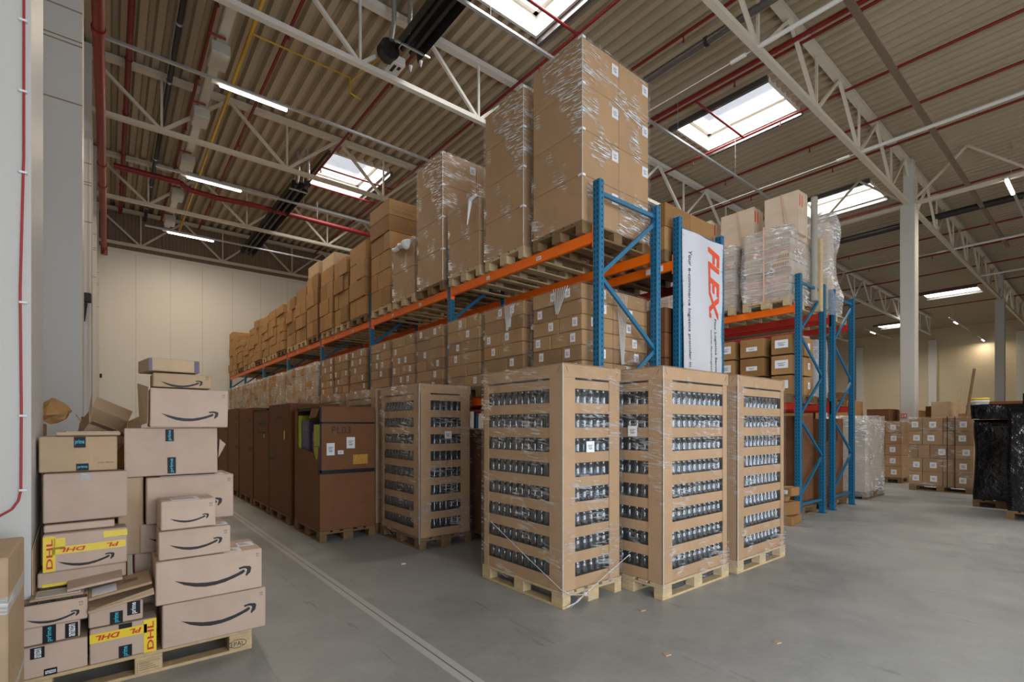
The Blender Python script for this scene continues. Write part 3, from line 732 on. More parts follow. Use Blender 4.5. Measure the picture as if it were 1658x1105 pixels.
def film(x0, x1, y0, y1, z0, z1, label, m='film', amp=.012, name='stretch_film', group=None, parent=None, top=True, taper=0, seed=0, n=12, bulge=None, edge=False):
    """a wrapped skin standing a little off the load, faceted by soft random dents"""
    mb = MB(); per = []
    for i in range(n): per.append((x0+(x1-x0)*i/n, y0))
    for i in range(n): per.append((x1, y0+(y1-y0)*i/n))
    for i in range(n): per.append((x1-(x1-x0)*i/n, y1))
    for i in range(n): per.append((x0, y1-(y1-y0)*i/n))
    cx, cy = (x0+x1)/2, (y0+y1)/2; rows = 10; q = len(per); vs = []
    for j in range(rows+1):
        t = j/rows; z = z0+(z1-z0)*t
        for (x, y) in per:
            d = noise.noise(Vector((x*3.1+seed, y*3.1, z*3.3)))*amp
            k = 1-(taper*max(0, t-.9)*3)
            dx, dy = x-cx, y-cy; L = math.hypot(dx, dy)
            bz = (bulge or 0)*noise.noise(Vector((x*1.7+seed*2, y*1.7, z*2.1)))
            vs.append((cx+dx*k*(1+(d+bz)/L), cy+dy*k*(1+(d+bz)/L), z+d*.6))
    fs = [(j*q+i, j*q+(i+1) % q, (j+1)*q+(i+1) % q, (j+1)*q+i) for j in range(rows) for i in range(q)]
    if top:
        vs.append((cx, cy, z1+.01)); c = len(vs)-1; b = rows*q
        fs += [(b+i, b+(i+1) % q, c) for i in range(q)]
    mb.add(vs, fs, 0, True)
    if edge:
        for ex, ey in ((x0, y0),): mb.bar((ex-.004, ey-.004, z0+.02), (ex-.004, ey-.004, z1-.01), .007, .007, 1)  # pale bar painted in as the bright glint along the film corner
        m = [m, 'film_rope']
    if parent is not None: return mb.build(name, m, parent)
    return mb.build(name, m, label=label, cat='stretch film', group=group or 'stretch films around the loads')
def layers(desc, x0, x1, y0, y1, z0, z1, nl, pat, m='kraft', xdiv=None, lab=None, far=False, jit=.012, side='aisle'):
    """nl layers; pat = list (cycled) of lists of y fractions where a layer is split"""
    h = (z1-z0)/nl
    for j in range(nl):
        cuts = [0]+pat[j % len(pat)]+[1]; xs = [x0, x1] if not xdiv else [x0, x0+(x1-x0)*xdiv, x1]
        for a, (f0, f1) in enumerate(zip(cuts, cuts[1:])):
            for c, (xa, xb) in enumerate(zip(xs, xs[1:])):
                ja = R.uniform(-jit, jit) if c == 0 else 0
                pos = ('near' if a == 0 else 'far' if a == len(cuts)-2 else 'middle')
                ly = 'bottom' if j == 0 else 'top' if j == nl-1 else ORD[j]
                lb = 'carton, %s%s, %s layer, %s' % (pos, '' if c == 0 else ' rear', ly, desc)
                L = []
                wy = (y1-y0)*(f1-f0)
                if lab and c == 0 and R.random() < lab and wy > .25: L.append(('x', R.choice((-1, 1))*wy*.2, h*.25, .075, min(.095, h*.6)))
                if lab and c <= 1 and a == 0 and side == 'end' and R.random() < .8: L.append(('y', R.uniform(-.1, .1), h*.25, .085, min(.1, h*.6)))
                carton(xa+(ja if ja < 0 else ja*.4), xb, y0+(y1-y0)*f0, y0+(y1-y0)*f1, z0+j*h, z0+(j+1)*h, lb, 'cartons of the '+desc, m, labels=L, far=far)
# upper loads of the long rack
UP = []   # (k, y0, ztop, kind)
SP = []
for k in range(7):
    offs = (.15, 1.12, 2.04) if k == 0 else (.09, 1.01, 1.93)
    for q, o in enumerate(offs): SP.append((k, q, FY[k]+o))
UTOP = {0: 5.78, 1: 5.76, 2: 4.76, 3: 5.76, 4: 4.74, 5: 5.72, 6: 5.28, 7: 5.2, 8: 5.25, 9: 5.32, 10: 5.2, 11: 5.12, 12: 5.12, 13: 5.15, 14: 5.12, 15: 5.2, 16: 5.05, 17: 4.75, 18: 4.85, 19: 5.2, 20: 5.45}
PX = 3.93
for n, (k, q, y0) in enumerate(SP):
    desc = '%s upper load of %s' % (ORD[n], LONG); far = n >= 12; zt = UTOP[n]; zb = 3.67+.144
    make_pallet(PX+.6, y0+.4, 3.67, 0, 'wood' if n % 3 else 'wood_old_shaded', 'wooden pallet under the '+desc, 'pallets on the upper beams', far=n > 8)
    if n in (0, 1, 3):
        nl = 4; h = (zt-zb)/nl
        for j in range(nl):
            ly = 'bottom' if j == 0 else 'top' if j == 3 else ORD[j]
            for c, (xa, xb) in enumerate(((PX, PX+.62), (PX+.62, PX+1.18))):
                L = [('y', (.62 if c == 0 else .56)/2-.07, h*.62, .11, .12)]
                carton(xa, xb, y0, y0+.8, zb+j*h, zb+(j+1)*h, 'large carton, %s half, %s layer, %s' % ('aisle' if c == 0 else 'rear', ly, desc), 'cartons of the '+desc, 'kraft_big', labels=L, tape=(j == 3))
            tb = MB(); quad(tb, (PX-.012, y0+.05, zb+(j+.95)*h), (0, -1, 0), (0, 0, 1), .06, .025); quad(tb, (PX-.01, y0-.012, zb+(j+.95)*h), (1, 0, 0), (0, 0, 1), .05, .025)
            tb.build('corner_tape', 'paper', label='white tape tab, %s joint, %s' % (ly, desc), cat='tape', group='white tape tabs on the tall wrapped loads')
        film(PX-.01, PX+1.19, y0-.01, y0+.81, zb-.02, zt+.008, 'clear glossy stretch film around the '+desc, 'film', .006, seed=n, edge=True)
    elif n in (2, 4):
        nl = 2; h = (zt-zb)/nl
        for j in range(nl):
            carton(PX, PX+1.18, y0+.01, y0+.79, zb+j*h, zb+(j+1)*h, 'large brown carton, %s layer of the %s' % ('bottom' if j == 0 else 'top', desc), 'cartons of the '+desc, 'kraft_big')
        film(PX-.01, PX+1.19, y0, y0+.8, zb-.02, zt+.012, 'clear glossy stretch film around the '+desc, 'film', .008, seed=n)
        tl = MB()
        if n == 4:
            for t in range(7):
                a = t/6; tl.cyl((PX-.03-.0*a, y0+.12+a*.5, zt-.05+.02*math.sin(t*2)), (PX-.04, y0+.12+(a+.16)*.5, zt-.06+.02*math.sin(t*2+2)), .055-.035*abs(a-.35), 8)
            tl.lathe([(.01, .0), (.07, .03), (.1, .09), (.06, .15), (.01, .17)], 9, c=(PX-.03, y0+.22, zt-.16))
        else:
            tl.cyl((PX-.02, y0+.2, zt-.02), (PX-.03, y0+.26, zt-.34), .03, 7, 0, .008).cyl((PX-.02, y0+.2, zt-.02), (PX-.02, y0+.06, zt+.01), .03, 7, 0, .02)
        tl.build('film_knot', 'white_tie', label='white knotted film end, '+desc, cat='film knot')
    elif n == 5:
        layers(desc, PX-.0, PX+1.15, y0, y0+.82, zb, zb+1.32, 4, [[.4], [.65], [.5], [.3]], xdiv=.5)
        for j in range(2):
            carton(PX-.02, PX+1.1, y0, y0+.84, zb+1.32+j*.29, zb+1.61+j*.29, 'wide printed carton, %s of two, %s' % ('lower' if j == 0 else 'upper', desc), 'printed cartons on the '+desc, 'kraft', text=('~ ---- -- ------ --', 'MADE IN CHINA'))
    else:
        nl = 4 if n < 12 else 5
        layers(desc, PX-.01, PX+1.15, y0-.01, y0+.83, zb, zt, nl, [[.45], [.7], [.3], [.55]] if n % 2 else [[.6], [.25], [.5], []], far=far, jit=.03, m='kraft')
        if n == 9 or n == 8:
            carton(PX+.02, PX+1.1, y0, y0+.8, zt, zt+.3, 'light brown carton on top, '+desc, None, 'parcel_tan')
# lower loads: whitish film over labelled cartons
LT = 3.14
for n, (k, q, y0) in enumerate(SP):
    desc = '%s lower load of %s' % (ORD[n], LONG); far = n >= 9; zb = 2.144
    make_pallet(PX+.6, y0+.4, 2.0, 0, 'wood_old_shaded', 'wooden pallet under the '+desc, 'pallets on the lower beams', far=True)
    if n == 0:
        layers(desc, PX, PX+1.16, y0, y0+.8, zb, LT, 6, [[.5], [.4], [.62], [.45], [.5], [.38]], xdiv=.45, lab=.6, side='end')
    elif n < 9:
        layers(desc, PX, PX+1.16, y0, y0+.82, zb, LT, 6, [[.5], [.4], [.62], [.55]], lab=.62)
    else:
        layers(desc, PX, PX+1.16, y0, y0+.82, zb, LT+R.uniform(-.04, .02), 5, [[.5], [.4]], far=True)
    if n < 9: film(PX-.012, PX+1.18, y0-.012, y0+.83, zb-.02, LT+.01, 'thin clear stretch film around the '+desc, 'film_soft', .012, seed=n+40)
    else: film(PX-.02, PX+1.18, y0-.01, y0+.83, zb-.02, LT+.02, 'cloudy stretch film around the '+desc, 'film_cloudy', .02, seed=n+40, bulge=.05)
# hanging folds of film on the nearest lower loads
for x, y, z0, z1, w, lb in ((4.55, 3.612, 2.3, 3.1, .09, 'pleated hanging fold of film on the near end of the lower level'), (PX-.03, 3.95, 2.85, 3.14, .08, 'gathered film fold at the top of the first lower load'), (PX-.03, 4.85, 2.8, 3.12, .07, 'gathered film fold at the top of the second lower load')):
    f = MB()
    for k in range(7):
        t = (k-3)/3
        if y < 3.7: f.bar((x+t*w, y, z1), (x+t*w*.2, y-.01, z0), .006, .006)
        else: f.bar((x, y+t*w*1.4, z1), (x-.005, y+t*w*.2+.05, z0), .006, .006)
    f.build('film_fold', 'film_rope', label=lb, cat='film fold')
# floor level inside the long rack
for n, y0 in enumerate((3.62, 4.55, 5.48, 6.5, 7.42, 8.35)):
    desc = '%s floor load inside %s' % (ORD[n], LONG)
    make_pallet(4.58, y0+.4, 0, 0, 'wood_old_shaded', 'wooden pallet under the '+desc, 'pallets on the floor inside the rack', far=True)
    carton(4.0, 5.15, y0+.01, y0+.79, .144, 1.55, 'tall brown carton, the '+desc, 'tall cartons on the floor inside the rack', 'kraft_shaded')
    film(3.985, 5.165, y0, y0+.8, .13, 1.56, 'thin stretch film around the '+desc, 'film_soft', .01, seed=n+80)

# ------------------------------------------------------------------ crates of glass jars
CT = 2.15
def slots(k): z = .25+.2225*k; return z, z+.127
def crate(x0, x1, y0, y1, label, group, lab=None, parts=True):
    c = empty('jar_crate', ((x0+x1)/2, (y0+y1)/2, .144), label, 'cardboard crate', group)
    for cx, cy, sx, sy in ((x0, y0, 1, 1), (x1, y0, -1, 1), (x0, y1, 1, -1), (x1, y1, -1, -1)):
        wx = .155 if cx == x0 or y1-y0 > 1 else .09; wy = (.17 if cy == y0 else .085) if y1-y0 > 1 else .155; t = .006; mb = MB()
        xa, xb = sorted((cx, cx+sx*wx)); ya, yb = sorted((cy, cy+sy*t)); mb.box(xa, xb, ya, yb, .146, 2.045)
        xa, xb = sorted((cx, cx+sx*t)); ya, yb = sorted((cy, cy+sy*wy)); mb.box(xa, xb, ya, yb, .146, 2.045)
        mb.build('corner_post', 'crate', c)
    bands = [(.146, .25)]+[(slots(k)[1], slots(k+1)[0]) for k in range(7)]+[(slots(7)[1], 2.012)]
    g = .008
    for z0, z1 in bands:
        mb = MB(); a, b, cc, d = x0+g, x1-g, y0+g, y1-g; t = .005
        mb.box(a, b, cc, cc+t, z0, z1).box(a, b, d-t, d, z0, z1).box(a, a+t, cc, d, z0, z1).box(b-t, b, cc, d, z0, z1)
        mb.box(a+t, b-t, cc+t, d-t, z0+.02, z0+.026)
        mb.build('tray_band', 'crate', c)
    mb = MB(); e = .006
    mb.box(x0-e, x1+e, y0-e, y0, 2.03, CT).box(x0-e, x1+e, y1, y1+e, 2.03, CT).box(x0-e, x0, y0, y1, 2.03, CT).box(x1, x1+e, y0, y1, 2.03, CT).box(x0-e, x1+e, y0-e, y1+e, CT-.004, CT+.003)
    # slanting fold lines at the corners of the lid
    mb.bar((x0-e-.001, y0+.03, CT-.02), (x0-e-.001, y0+.06, CT-.075), .003, .004, 1).bar((x0+.03, y0-e-.001, CT-.02), (x0+.06, y0-e-.001, CT-.075), .003, .004, 1)
    mb.bar((x1-.03, y0-e-.001, CT-.02), (x1-.06, y0-e-.001, CT-.075), .003, .004, 1)
    mb.build('lid', ['crate', 'ink_soft'], c)
    if lab:
        l = bpy.data.objects.new('label', label_mesh(.105, .10, lab[0])); COL.objects.link(l); l.parent = c; l.location = Vector(lab[1])-c.location
    return c
JAR = MB().lathe([(.0, .0), (.038, .0), (.043, .008), (.043, .13), (.036, .155), (.030, .165), (.030, .19), (.033, .195), (.033, .2), (.027, .2), (.026, .165)], 12).mesh('glass_jar', ['glass'])
JSTUFF = MB()
def jar(x, y, z, label, group):
    o = bpy.data.objects.new('glass_jar', JAR); COL.objects.link(o); o.location = (x, y, z); o.rotation_euler = (0, 0, R.uniform(0, 6)); tag(o, label, 'jar', group)
def jar_stuff(x, y, z): JSTUFF.lathe([(.038, .0), (.043, .008), (.043, .13), (.030, .165), (.031, .2)], 7, c=(x, y, z))
def fill(x0, x1, y0, y1, nm, indiv, nx, ny):
    gx, gy = (x1-x0-.04)/nx, (y1-y0-.04)/ny
    for k in range(8):
        z = slots(k)[0]-.064; row = ['bottom row', 'second row', 'third row', 'fourth row', 'fifth row', 'sixth row', 'seventh row', 'top row'][k]
        for i in range(nx):
            for j in range(ny):
                x = x0+.02+gx*(i+.5); y = y0+.02+gy*(j+.5)
                if i == 0 or j == 0:
                    if indiv:
                        w = ('corner jar' if i == 0 and j == 0 else '%s from the corner, left side' % ORD[j] if i == 0 else '%s from the corner, right side' % ORD[i])
                        jar(x, y, z, 'clear glass jar, %s, %s of %s' % (w, row, nm), 'jars in '+nm)
                    else: jar_stuff(x, y, z)
                elif (i == 1 or j == 1) : jar_stuff(x, y, z)
CR = [((3.06, 3.86, 3.07, 4.27), 'the front left crate', 'y', (3.40, 3.058, 1.36)), ((3.925, 5.125, 2.65, 3.45), 'the middle crate', 'x', (3.912, 2.98, 1.50)), ((5.25, 6.45, 2.62, 3.42), 'the right crate', None, None), ((3.1, 3.9, 5.7, 6.9), 'the crate against the long rack', 'y', (3.52, 5.69, 1.43))]
for i, ((x0, x1, y0, y1), nm, ax, lp) in enumerate(CR):
    long_y = y1-y0 > x1-x0
    make_pallet((x0+x1)/2, (y0+y1)/2, 0, PI/2 if long_y else 0, 'wood' if i < 3 else 'wood_old_shaded', 'wooden pallet under '+nm+' of jars', 'pallets under the jar crates')
    co = crate(x0+.012, x1-.012, y0+.012, y1-.012, 'tall slatted brown cardboard crate of glass jars, '+nm, 'slatted jar crates', (ax, lp) if ax else None)
    fill(x0+.02, x1-.02, y0+.02, y1-.02, nm, i < 2, *((8, 12) if long_y else (12, 8)))
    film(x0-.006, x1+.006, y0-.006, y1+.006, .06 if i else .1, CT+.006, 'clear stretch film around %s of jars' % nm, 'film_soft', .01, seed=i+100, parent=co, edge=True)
jo = JSTUFF.build('glass_jars', 'glass', label='many clear glass jars deeper inside the slatted crates and in the two farther crates', cat='jars', kind='stuff')
# twisted film rope across the lower front of the left crate
rp = MB()
rp.tube([(3.045, 4.1, .62), (3.045, 3.6, .40), (3.04, 3.07, .18), (3.12, 3.03, .13), (3.28, 3.02, .10)], .004, 6).tube([(3.28, 3.02, .10), (3.6, 3.03, .22), (3.89, 3.0, .36)], .004, 6)
rp.tube([(3.28, 3.02, .10), (3.2, 3.03, .05), (3.08, 3.04, .03)], .006, 6).tube([(3.28, 3.02, .10), (3.42, 3.02, .04)], .004, 6)
for k in range(5): rp.tube([(3.28, 3.02, .10), (3.12+.02*k, 3.03, .02+.012*k)], .002, 5)
rp.lathe([(.001, 0), (.022, .008), (.026, .02), (.015, .035), (.001, .04)], 8, c=(3.29, 3.02, .085))
rp.build('film_rope', 'film_rope', label='twisted white film rope knotted at the foot of the front left crate', cat='film rope')
# further crates in a row behind the jar crate that stands against the long rack
C0 = None
for n, y0 in enumerate((7.05, 8.32, 9.6, 10.88, 12.16, 13.44, 14.72)):
    lb = 'film-wrapped cardboard crate, %s behind the jar crate against the rack' % ORD[n]
    make_pallet(3.5, y0+.6, 0, PI/2, 'wood_old_shaded', 'wooden pallet under the %s film-wrapped crate behind the jar crate' % ORD[n], 'pallets in the crate row', far=True)
    if C0 is None:
        C0 = crate(3.1, 3.9, y0, y0+1.2, lb, 'film-wrapped crates along the rack')
        film(3.09, 3.91, y0-.008, y0+1.208, .16, CT+.01, '', 'film_soft', .012, seed=n+120, parent=C0)
    else: copy_tree(C0, (3.5, y0+.6, .144), None, lb)

# ------------------------------------------------------------------ tall brown boxes along the aisle
make_pallet(2.64, 7.53, 0, PI/2, 'wood_old_shaded', 'wooden pallet under the tall brown box with the torn opening', 'pallets under the tall aisle boxes')
x0, x1, y0, y1, t = 2.25, 3.04, 6.95, 8.14, .012
bx = MB(); bx.box(x0, x1, y0, y0+t, .146, 1.86).box(x1-t, x1, y0+t, y1, .146, 1.86).box(x0, x1, y1-t, y1, .146, 1.86)
bx.prism([(x0, y0+t, .146), (x0, y1-t, .146), (x0, y1-t, 1.86), (x0, 8.03, 1.86), (x0, 8.03, 1.27), (x0, 7.3, 1.22), (x0, 7.2, 1.13), (x0, 7.06, 1.13), (x0, 7.02, 1.3), (x0, y0+t, 1.3)], (t, 0, 0))
bx.box(x0, x0+t, y0+t, 7.30, 1.72, 1.86).box(x0-.01, x1+.01, y0-.012, y1+.01, 1.86, 1.872)
bx.prism([(x0-.004, 6.96, 1.86), (x0-.004, 7.3, 1.86), (x0-.05, 7.28, 1.70), (x0-.05, 6.98, 1.72)], (.006, 0, 0))
bo = bx.build('storage_box', 'kraft_shaded', label='tall brown box with torn side opening and handwritten code, nearest along the aisle', cat='box', group='tall brown boxes along the aisle')
tp = MB(); tp.box(x0-.002, x1, y0-.003, y0-.001, 1.63, 1.655).box(x0-.003, x0+.02, y0-.003, y0-.001, .95, 1.86).box(x0-.01, x1, y0-.003, y0-.001, .93, .985).box(x0-.012, x0-.001, y0, y0+.06, .93, .985).box(x0-.002, x0-.001, y0+.3, y0+.98, 1.82, 1.86)
tp.build('black_tape', 'black_tape', bo)
MB().box(x0, x1, y0-.0015, y0, .9595, .963).box(x0+.14, x0+.143, y0-.0015, y0, .15, .95).build('fold_line', 'ink_soft', bo)
pt = MB(); put_text(pt, 'PL03', (x0+.16, y0, 1.49), (1, 0, 0), (0, 0, 1), w=.27, mi=0); pt.build('handwriting', 'ink', bo)
for u, v, w, h in ((.09, 1.19, .11, .17), (.37, 1.28, .12, .16), (.245, 1.2, .08, .055)):
    l = bpy.data.objects.new('label', label_mesh(w, h, 'y')); COL.objects.link(l); l.parent = bo; l.location = Vector((x0+u+w/2, y0-.001, v))-bo.location
MB().box(x0+.46, x0+.68, y0-.008, y0, 1.05, 1.19, 0, .004).build('pouch', 'gold', bo)
for i, (a, b, z0, z1, m, lb) in enumerate(((7.62, 7.97, 1.29, 1.68, 'purple', 'dark purple printed carton inside the torn brown box'), (7.3, 7.6, 1.24, 1.52, 'purple', 'smaller dark purple carton in front inside the torn box'), (7.0, 7.29, 1.15, 1.62, 'lime', 'lime green printed carton inside the torn brown box'), (7.975, 8.1, 1.2, 1.76, 'lime', 'thin lime green carton at the far side of the torn opening'))):
    c = MB().box(x0+(.05, .09, .02, .02)[i], x1-.1, a, b, .3, z1, 0, .006)
    if m == 'purple': 
        for k in range(2): put_text(c, '2', (x0+(.05, .09)[i], b-.06-.15*k, z1-.15), (0, -1, 0), (0, 0, 1), h=.08, mi=1)
    else: c.box(x0+.018, x0+.02, a+.02, b-.02, 1.3, 1.31, 1)
    c.build('printed_carton', [m, 'ink_soft' if m == 'lime' else 'duct'], label=lb, cat='carton')
for i, (a, b, zt) in enumerate(((8.4, 9.74, 1.97), (9.78, 10.95, 1.88), (11.05, 12.35, 1.97), (12.45, 13.7, 2.0), (13.8, 15.1, 1.95), (15.2, 16.5, 2.0), (16.6, 17.9, 1.95))):
    make_pallet(2.64, (a+b)/2, 0, PI/2, 'wood_old_shaded', 'wooden pallet under the %s tall brown box along the aisle' % ORD[i+1], 'pallets under the tall aisle boxes', far=i > 2)
    q = MB().box(2.25, 3.04, a, b, .146, zt, 0, ch=.008)
    if i == 1: q.prism([(2.22, a+.1, zt+.02), (2.22, b, zt+.03), (3.0, b, zt+.06), (3.0, a+.1, zt+.03)], (0, 0, .012))
    o = q.build('storage_box', 'kraft_shaded', label='tall brown box on a pallet, %s along the aisle%s' % (ORD[i+1], ', with loose top flap' if i == 1 else ''), cat='box', group='tall brown boxes along the aisle')
    tp = MB()
    for yy, zz, L_, hh in [((8.9, 1.72, .3, .05), (9.3, 1.0, .45, .06)), ((9.85, 1.86, .8, .07), (9.85, 1.62, .7, .05), (9.9, 1.45, .75, .05)), ((11.1, 1.1, .35, .07), (11.1, 1.7, .3, .05)), ((12.5, 1.75, .35, .06), (12.5, 1.1, .3, .05)), ((13.9, 1.5, .3, .05),), ((15.3, 1.2, .3, .05),), ((16.8, 1.3, .3, .05),)][i]:
        tp.box(2.2475, 2.2485, yy, yy+L_, zz, zz+hh)
    tp.build('black_tape', 'black_tape', o)
    if i < 2: MB().box(2.2475, 2.2485, a+.3, a+.36, 1.38, 1.52).build('yellow_mark', 'yellow_tape', o)

# ------------------------------------------------------------------ loads of the rack with the banner
for n, (y0, zt, far) in enumerate(((3.62, 4.42, 0), (4.55, 4.5, 0), (5.48, 4.42, 1))):
    desc = '%s upper load behind the banner' % ORD[n]
    make_pallet(6.0, y0+.4, 3.67, 0, 'wood_old_shaded', 'wooden pallet under the '+desc, 'pallets behind the banner', far=True)
    layers(desc, 5.42, 6.6, y0, y0+.8, 3.814, zt, 2, [[.5]], xdiv=.48)
for n, y0 in enumerate((3.62, 4.55, 5.48)):
    desc = '%s lower load behind the banner' % ORD[n]
    make_pallet(6.0, y0+.4, 2.0, 0, 'wood_old_shaded', 'wooden pallet under the '+desc, 'pallets behind the banner', far=True)
    layers(desc, 5.42, 6.6, y0, y0+.8, 2.144, 3.1, 3, [[], [.5]], m='kraft_shaded')

# ------------------------------------------------------------------ right-hand rack
def wobbly_stack(x0, x1, y0, y1, z0, z1, n, desc):
    h = (z1-z0)/n
    for j in range(n):
        s = MB(); q = 8; a = R.uniform(-.03, .03); b = R.uniform(-.03, .03); vs = []
        ph = R.uniform(0, 6)
        for side in (0, 1):
            for i in range(q+1):
                for k in range(3):
                    yy = y0+b+(y1-y0)*i/q; xx = x0+a+(x1-x0)*k/2
                    zz = z0+j*h+(h*.93 if side else 0)+.014*math.sin(i*1.1+ph*0+k*1.4)
                    vs.append((xx, yy, zz))
        W = q+1; id_ = lambda sd, i, k: sd*W*3+i*3+k; fs = []
        for i in range(q):
            for k in range(2):
                fs.append((id_(1, i, k), id_(1, i, k+1), id_(1, i+1, k+1), id_(1, i+1, k))); fs.append((id_(0, i, k), id_(0, i+1, k), id_(0, i+1, k+1), id_(0, i, k+1)))
            fs.append((id_(0, i, 0), id_(1, i, 0), id_(1, i+1, 0), id_(0, i+1, 0))); fs.append((id_(0, i, 2), id_(0, i+1, 2), id_(1, i+1, 2), id_(1, i, 2)))
        for k in range(2):
            fs.append((id_(0, 0, k), id_(0, 0, k+1), id_(1, 0, k+1), id_(1, 0, k))); fs.append((id_(0, q, k), id_(1, q, k), id_(1, q, k+1), id_(0, q, k+1)))
        s.add(vs, fs, 0)
        for k in range(30):   # open flute ends as dark ticks along the edge
            yy = y0+b+(y1-y0)*(k+.5)/30; s.box(x0+a-.003, x0+a, yy-.004, yy+.004, z0+j*h+h*.25, z0+j*h+h*.7, 1)
        ly = 'bottom' if j == 0 else 'top' if j == n-1 else ORD[j]
        s.build('cardboard_bundle', ['panel_card' if j % 3 else 'parcel_tan', 'redbeam' if j % 4 == 2 else 'ink_soft'], label='flat bundle of folded cardboard, %s in the %s' % (ly, desc), cat='cardboard bundle', group='folded cardboard bundles in the '+desc)
for n, (y0, y1, zt) in enumerate(((3.6, 4.42, 5.0), (4.58, 5.4, 4.9), (5.52, 6.32, 4.9), (6.5, 7.3, 4.9))):
    desc = '%s wrapped stack on %s' % (ORD[n], RR)
    make_pallet(9.62, (y0+y1)/2, 3.67, 0, 'wood', 'wooden pallet under the '+desc, 'pallets on the right-hand rack', far=n > 1)
    wobbly_stack(9.08, 10.15, y0+.02, y1-.02, 3.82, zt, 9, desc)
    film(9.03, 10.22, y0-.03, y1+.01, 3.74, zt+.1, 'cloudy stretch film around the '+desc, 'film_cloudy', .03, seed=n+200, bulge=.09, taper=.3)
    st = MB().box(9.0, 9.006, (y0+y1)/2, (y0+y1)/2+.025, 3.8, zt+.12)
    st.build('strap', 'orange_strap', label='thin pink strap down the '+desc, cat='strap')
for n, (y0, y1, zt) in enumerate(((3.54, 4.12, 5.70), (4.30, 4.95, 5.66), (5.15, 5.62, 5.68))):
    for k in range(4):
        x = 9.26+k*.095
        b = MB().box(x, x+.085, y0+R.uniform(0, .015), y1, zt-.72 if n else zt-.75, zt-R.uniform(0, .02), 0, .004)
        if k in (0, 1): b.box(x+.03, x+.055, y0-.001, y0+.012, zt-.28, zt-.08, 1)
        b.build('tall_board', ['panel_card', 'banner_red'], label='pale upright board with red edge mark, %s in the %s bunch on the right rack' % (ORD[k], ORD[n]), cat='board', group='upright boards on the right-hand rack')
    st = MB().bar((9.25, (y0+y1)/2, zt), (9.23, (y0+y1)/2-.1, zt-.7), .02, .004); st.build('strap', 'orange_strap', label='thin pink strap over the %s bunch of upright boards' % ORD[n], cat='strap')
    sup = carton(9.2, 10.1, y0+.02, y1-.02, 5.02 if n == 0 else 4.92, zt-.76 if n == 0 else zt-.73, 'flat box carrying the %s bunch of upright boards' % ORD[n], None, 'parcel_tan') if False else None
MB().cyl((9.86, 3.52, 3.85), (9.88, 3.52, 5.72), .055, 14).build('foam_roll', 'foam', label='tall grey foam roll standing at the end of the right-hand rack', cat='foam roll')
MB().box(9.98, 10.1, 3.45, 3.56, 3.68, 5.0, 0, .006).build('wooden_post', 'wood', label='upright wooden post beside the grey foam roll', cat='post')
desc = 'wrapped load on the rearmost rack'
make_pallet(11.2, 4.0, 3.67, 0, 'wood', 'wooden pallet under the '+desc, far=True)
film(10.6, 11.0, 3.48, 4.6, 3.7, 5.7, 'tall cloudy film around the '+desc, 'film_cloudy', .04, seed=231, bulge=.12, taper=.2)
carton(10.62, 10.96, 3.55, 4.5, 3.82, 5.5, 'tall pale carton, core of the '+desc, None, 'panel_card')
# labelled cartons on the lower beam level
for n, (y0, y1) in enumerate(((3.6, 3.96), (4.08, 4.52), (4.62, 4.98), (5.1, 5.5), (5.62, 6.0))):
    for j in range(3):
        for c in range(2 if n == 0 else 1):
            L = [('x', 0, .11, .22 if n != 1 else .20, .14 if n != 1 else .075)] if c == 0 else []
            if n == 0: L += [('y', .0, .12, .09, .12)]
            carton(9.14+c*.52, 9.62+c*.46, y0, y1, 2.146+j*.355, 2.146+j*.355+.335, 'brown carton with white label, %s layer, %s column%s of the right rack' % (('bottom', 'middle', 'top')[j], ORD[n], ' rear' if c else ''), 'labelled cartons on the right-hand rack', 'kraft', labels=L)
for n in range(3): make_pallet(9.66, 4.0+n*.95, 2.0, 0, 'wood_old_shaded', 'wooden pallet under the labelled cartons, %s along the right rack' % ORD[n], 'pallets under the labelled cartons', far=True)
for n, (xa, xb, y) in enumerate(((10.1, 10.5, 3.75), (10.72, 11.3, 3.7))):
    w = MB().lathe([(.0, .0), ((xb-xa)/2, 0), ((xb-xa)/2*1.04, .3), ((xb-xa)/2*.98, .6), ((xb-xa)/2*1.03, .9), ((xb-xa)/2*.95, 1.15), (0.0, 1.2)], 14, c=((xa+xb)/2, y+(xb-xa)/2, 2.146))
    w.build('wrapped_roll', 'film_rope', label='whitish film-wrapped roll, %s behind the blue end frame' % ('left' if n == 0 else 'right'), cat='wrapped roll', group='wrapped rolls on the rear racks')
    if n: make_pallet(11.2, 4.0, 2.0, 0, 'wood_old_shaded', 'wooden pallet under the right whitish wrapped roll', far=True)
    MB().lathe([(.0, 0), ((xb-xa)/2*.9, 0), ((xb-xa)/2*.9, 1.1), (0, 1.12)], 12, c=((xa+xb)/2, y+(xb-xa)/2, 2.15)).build('roll_core', 'foam', label='pale roll inside the film, %s behind the blue end frame' % ('left' if n == 0 else 'right'), cat='roll')
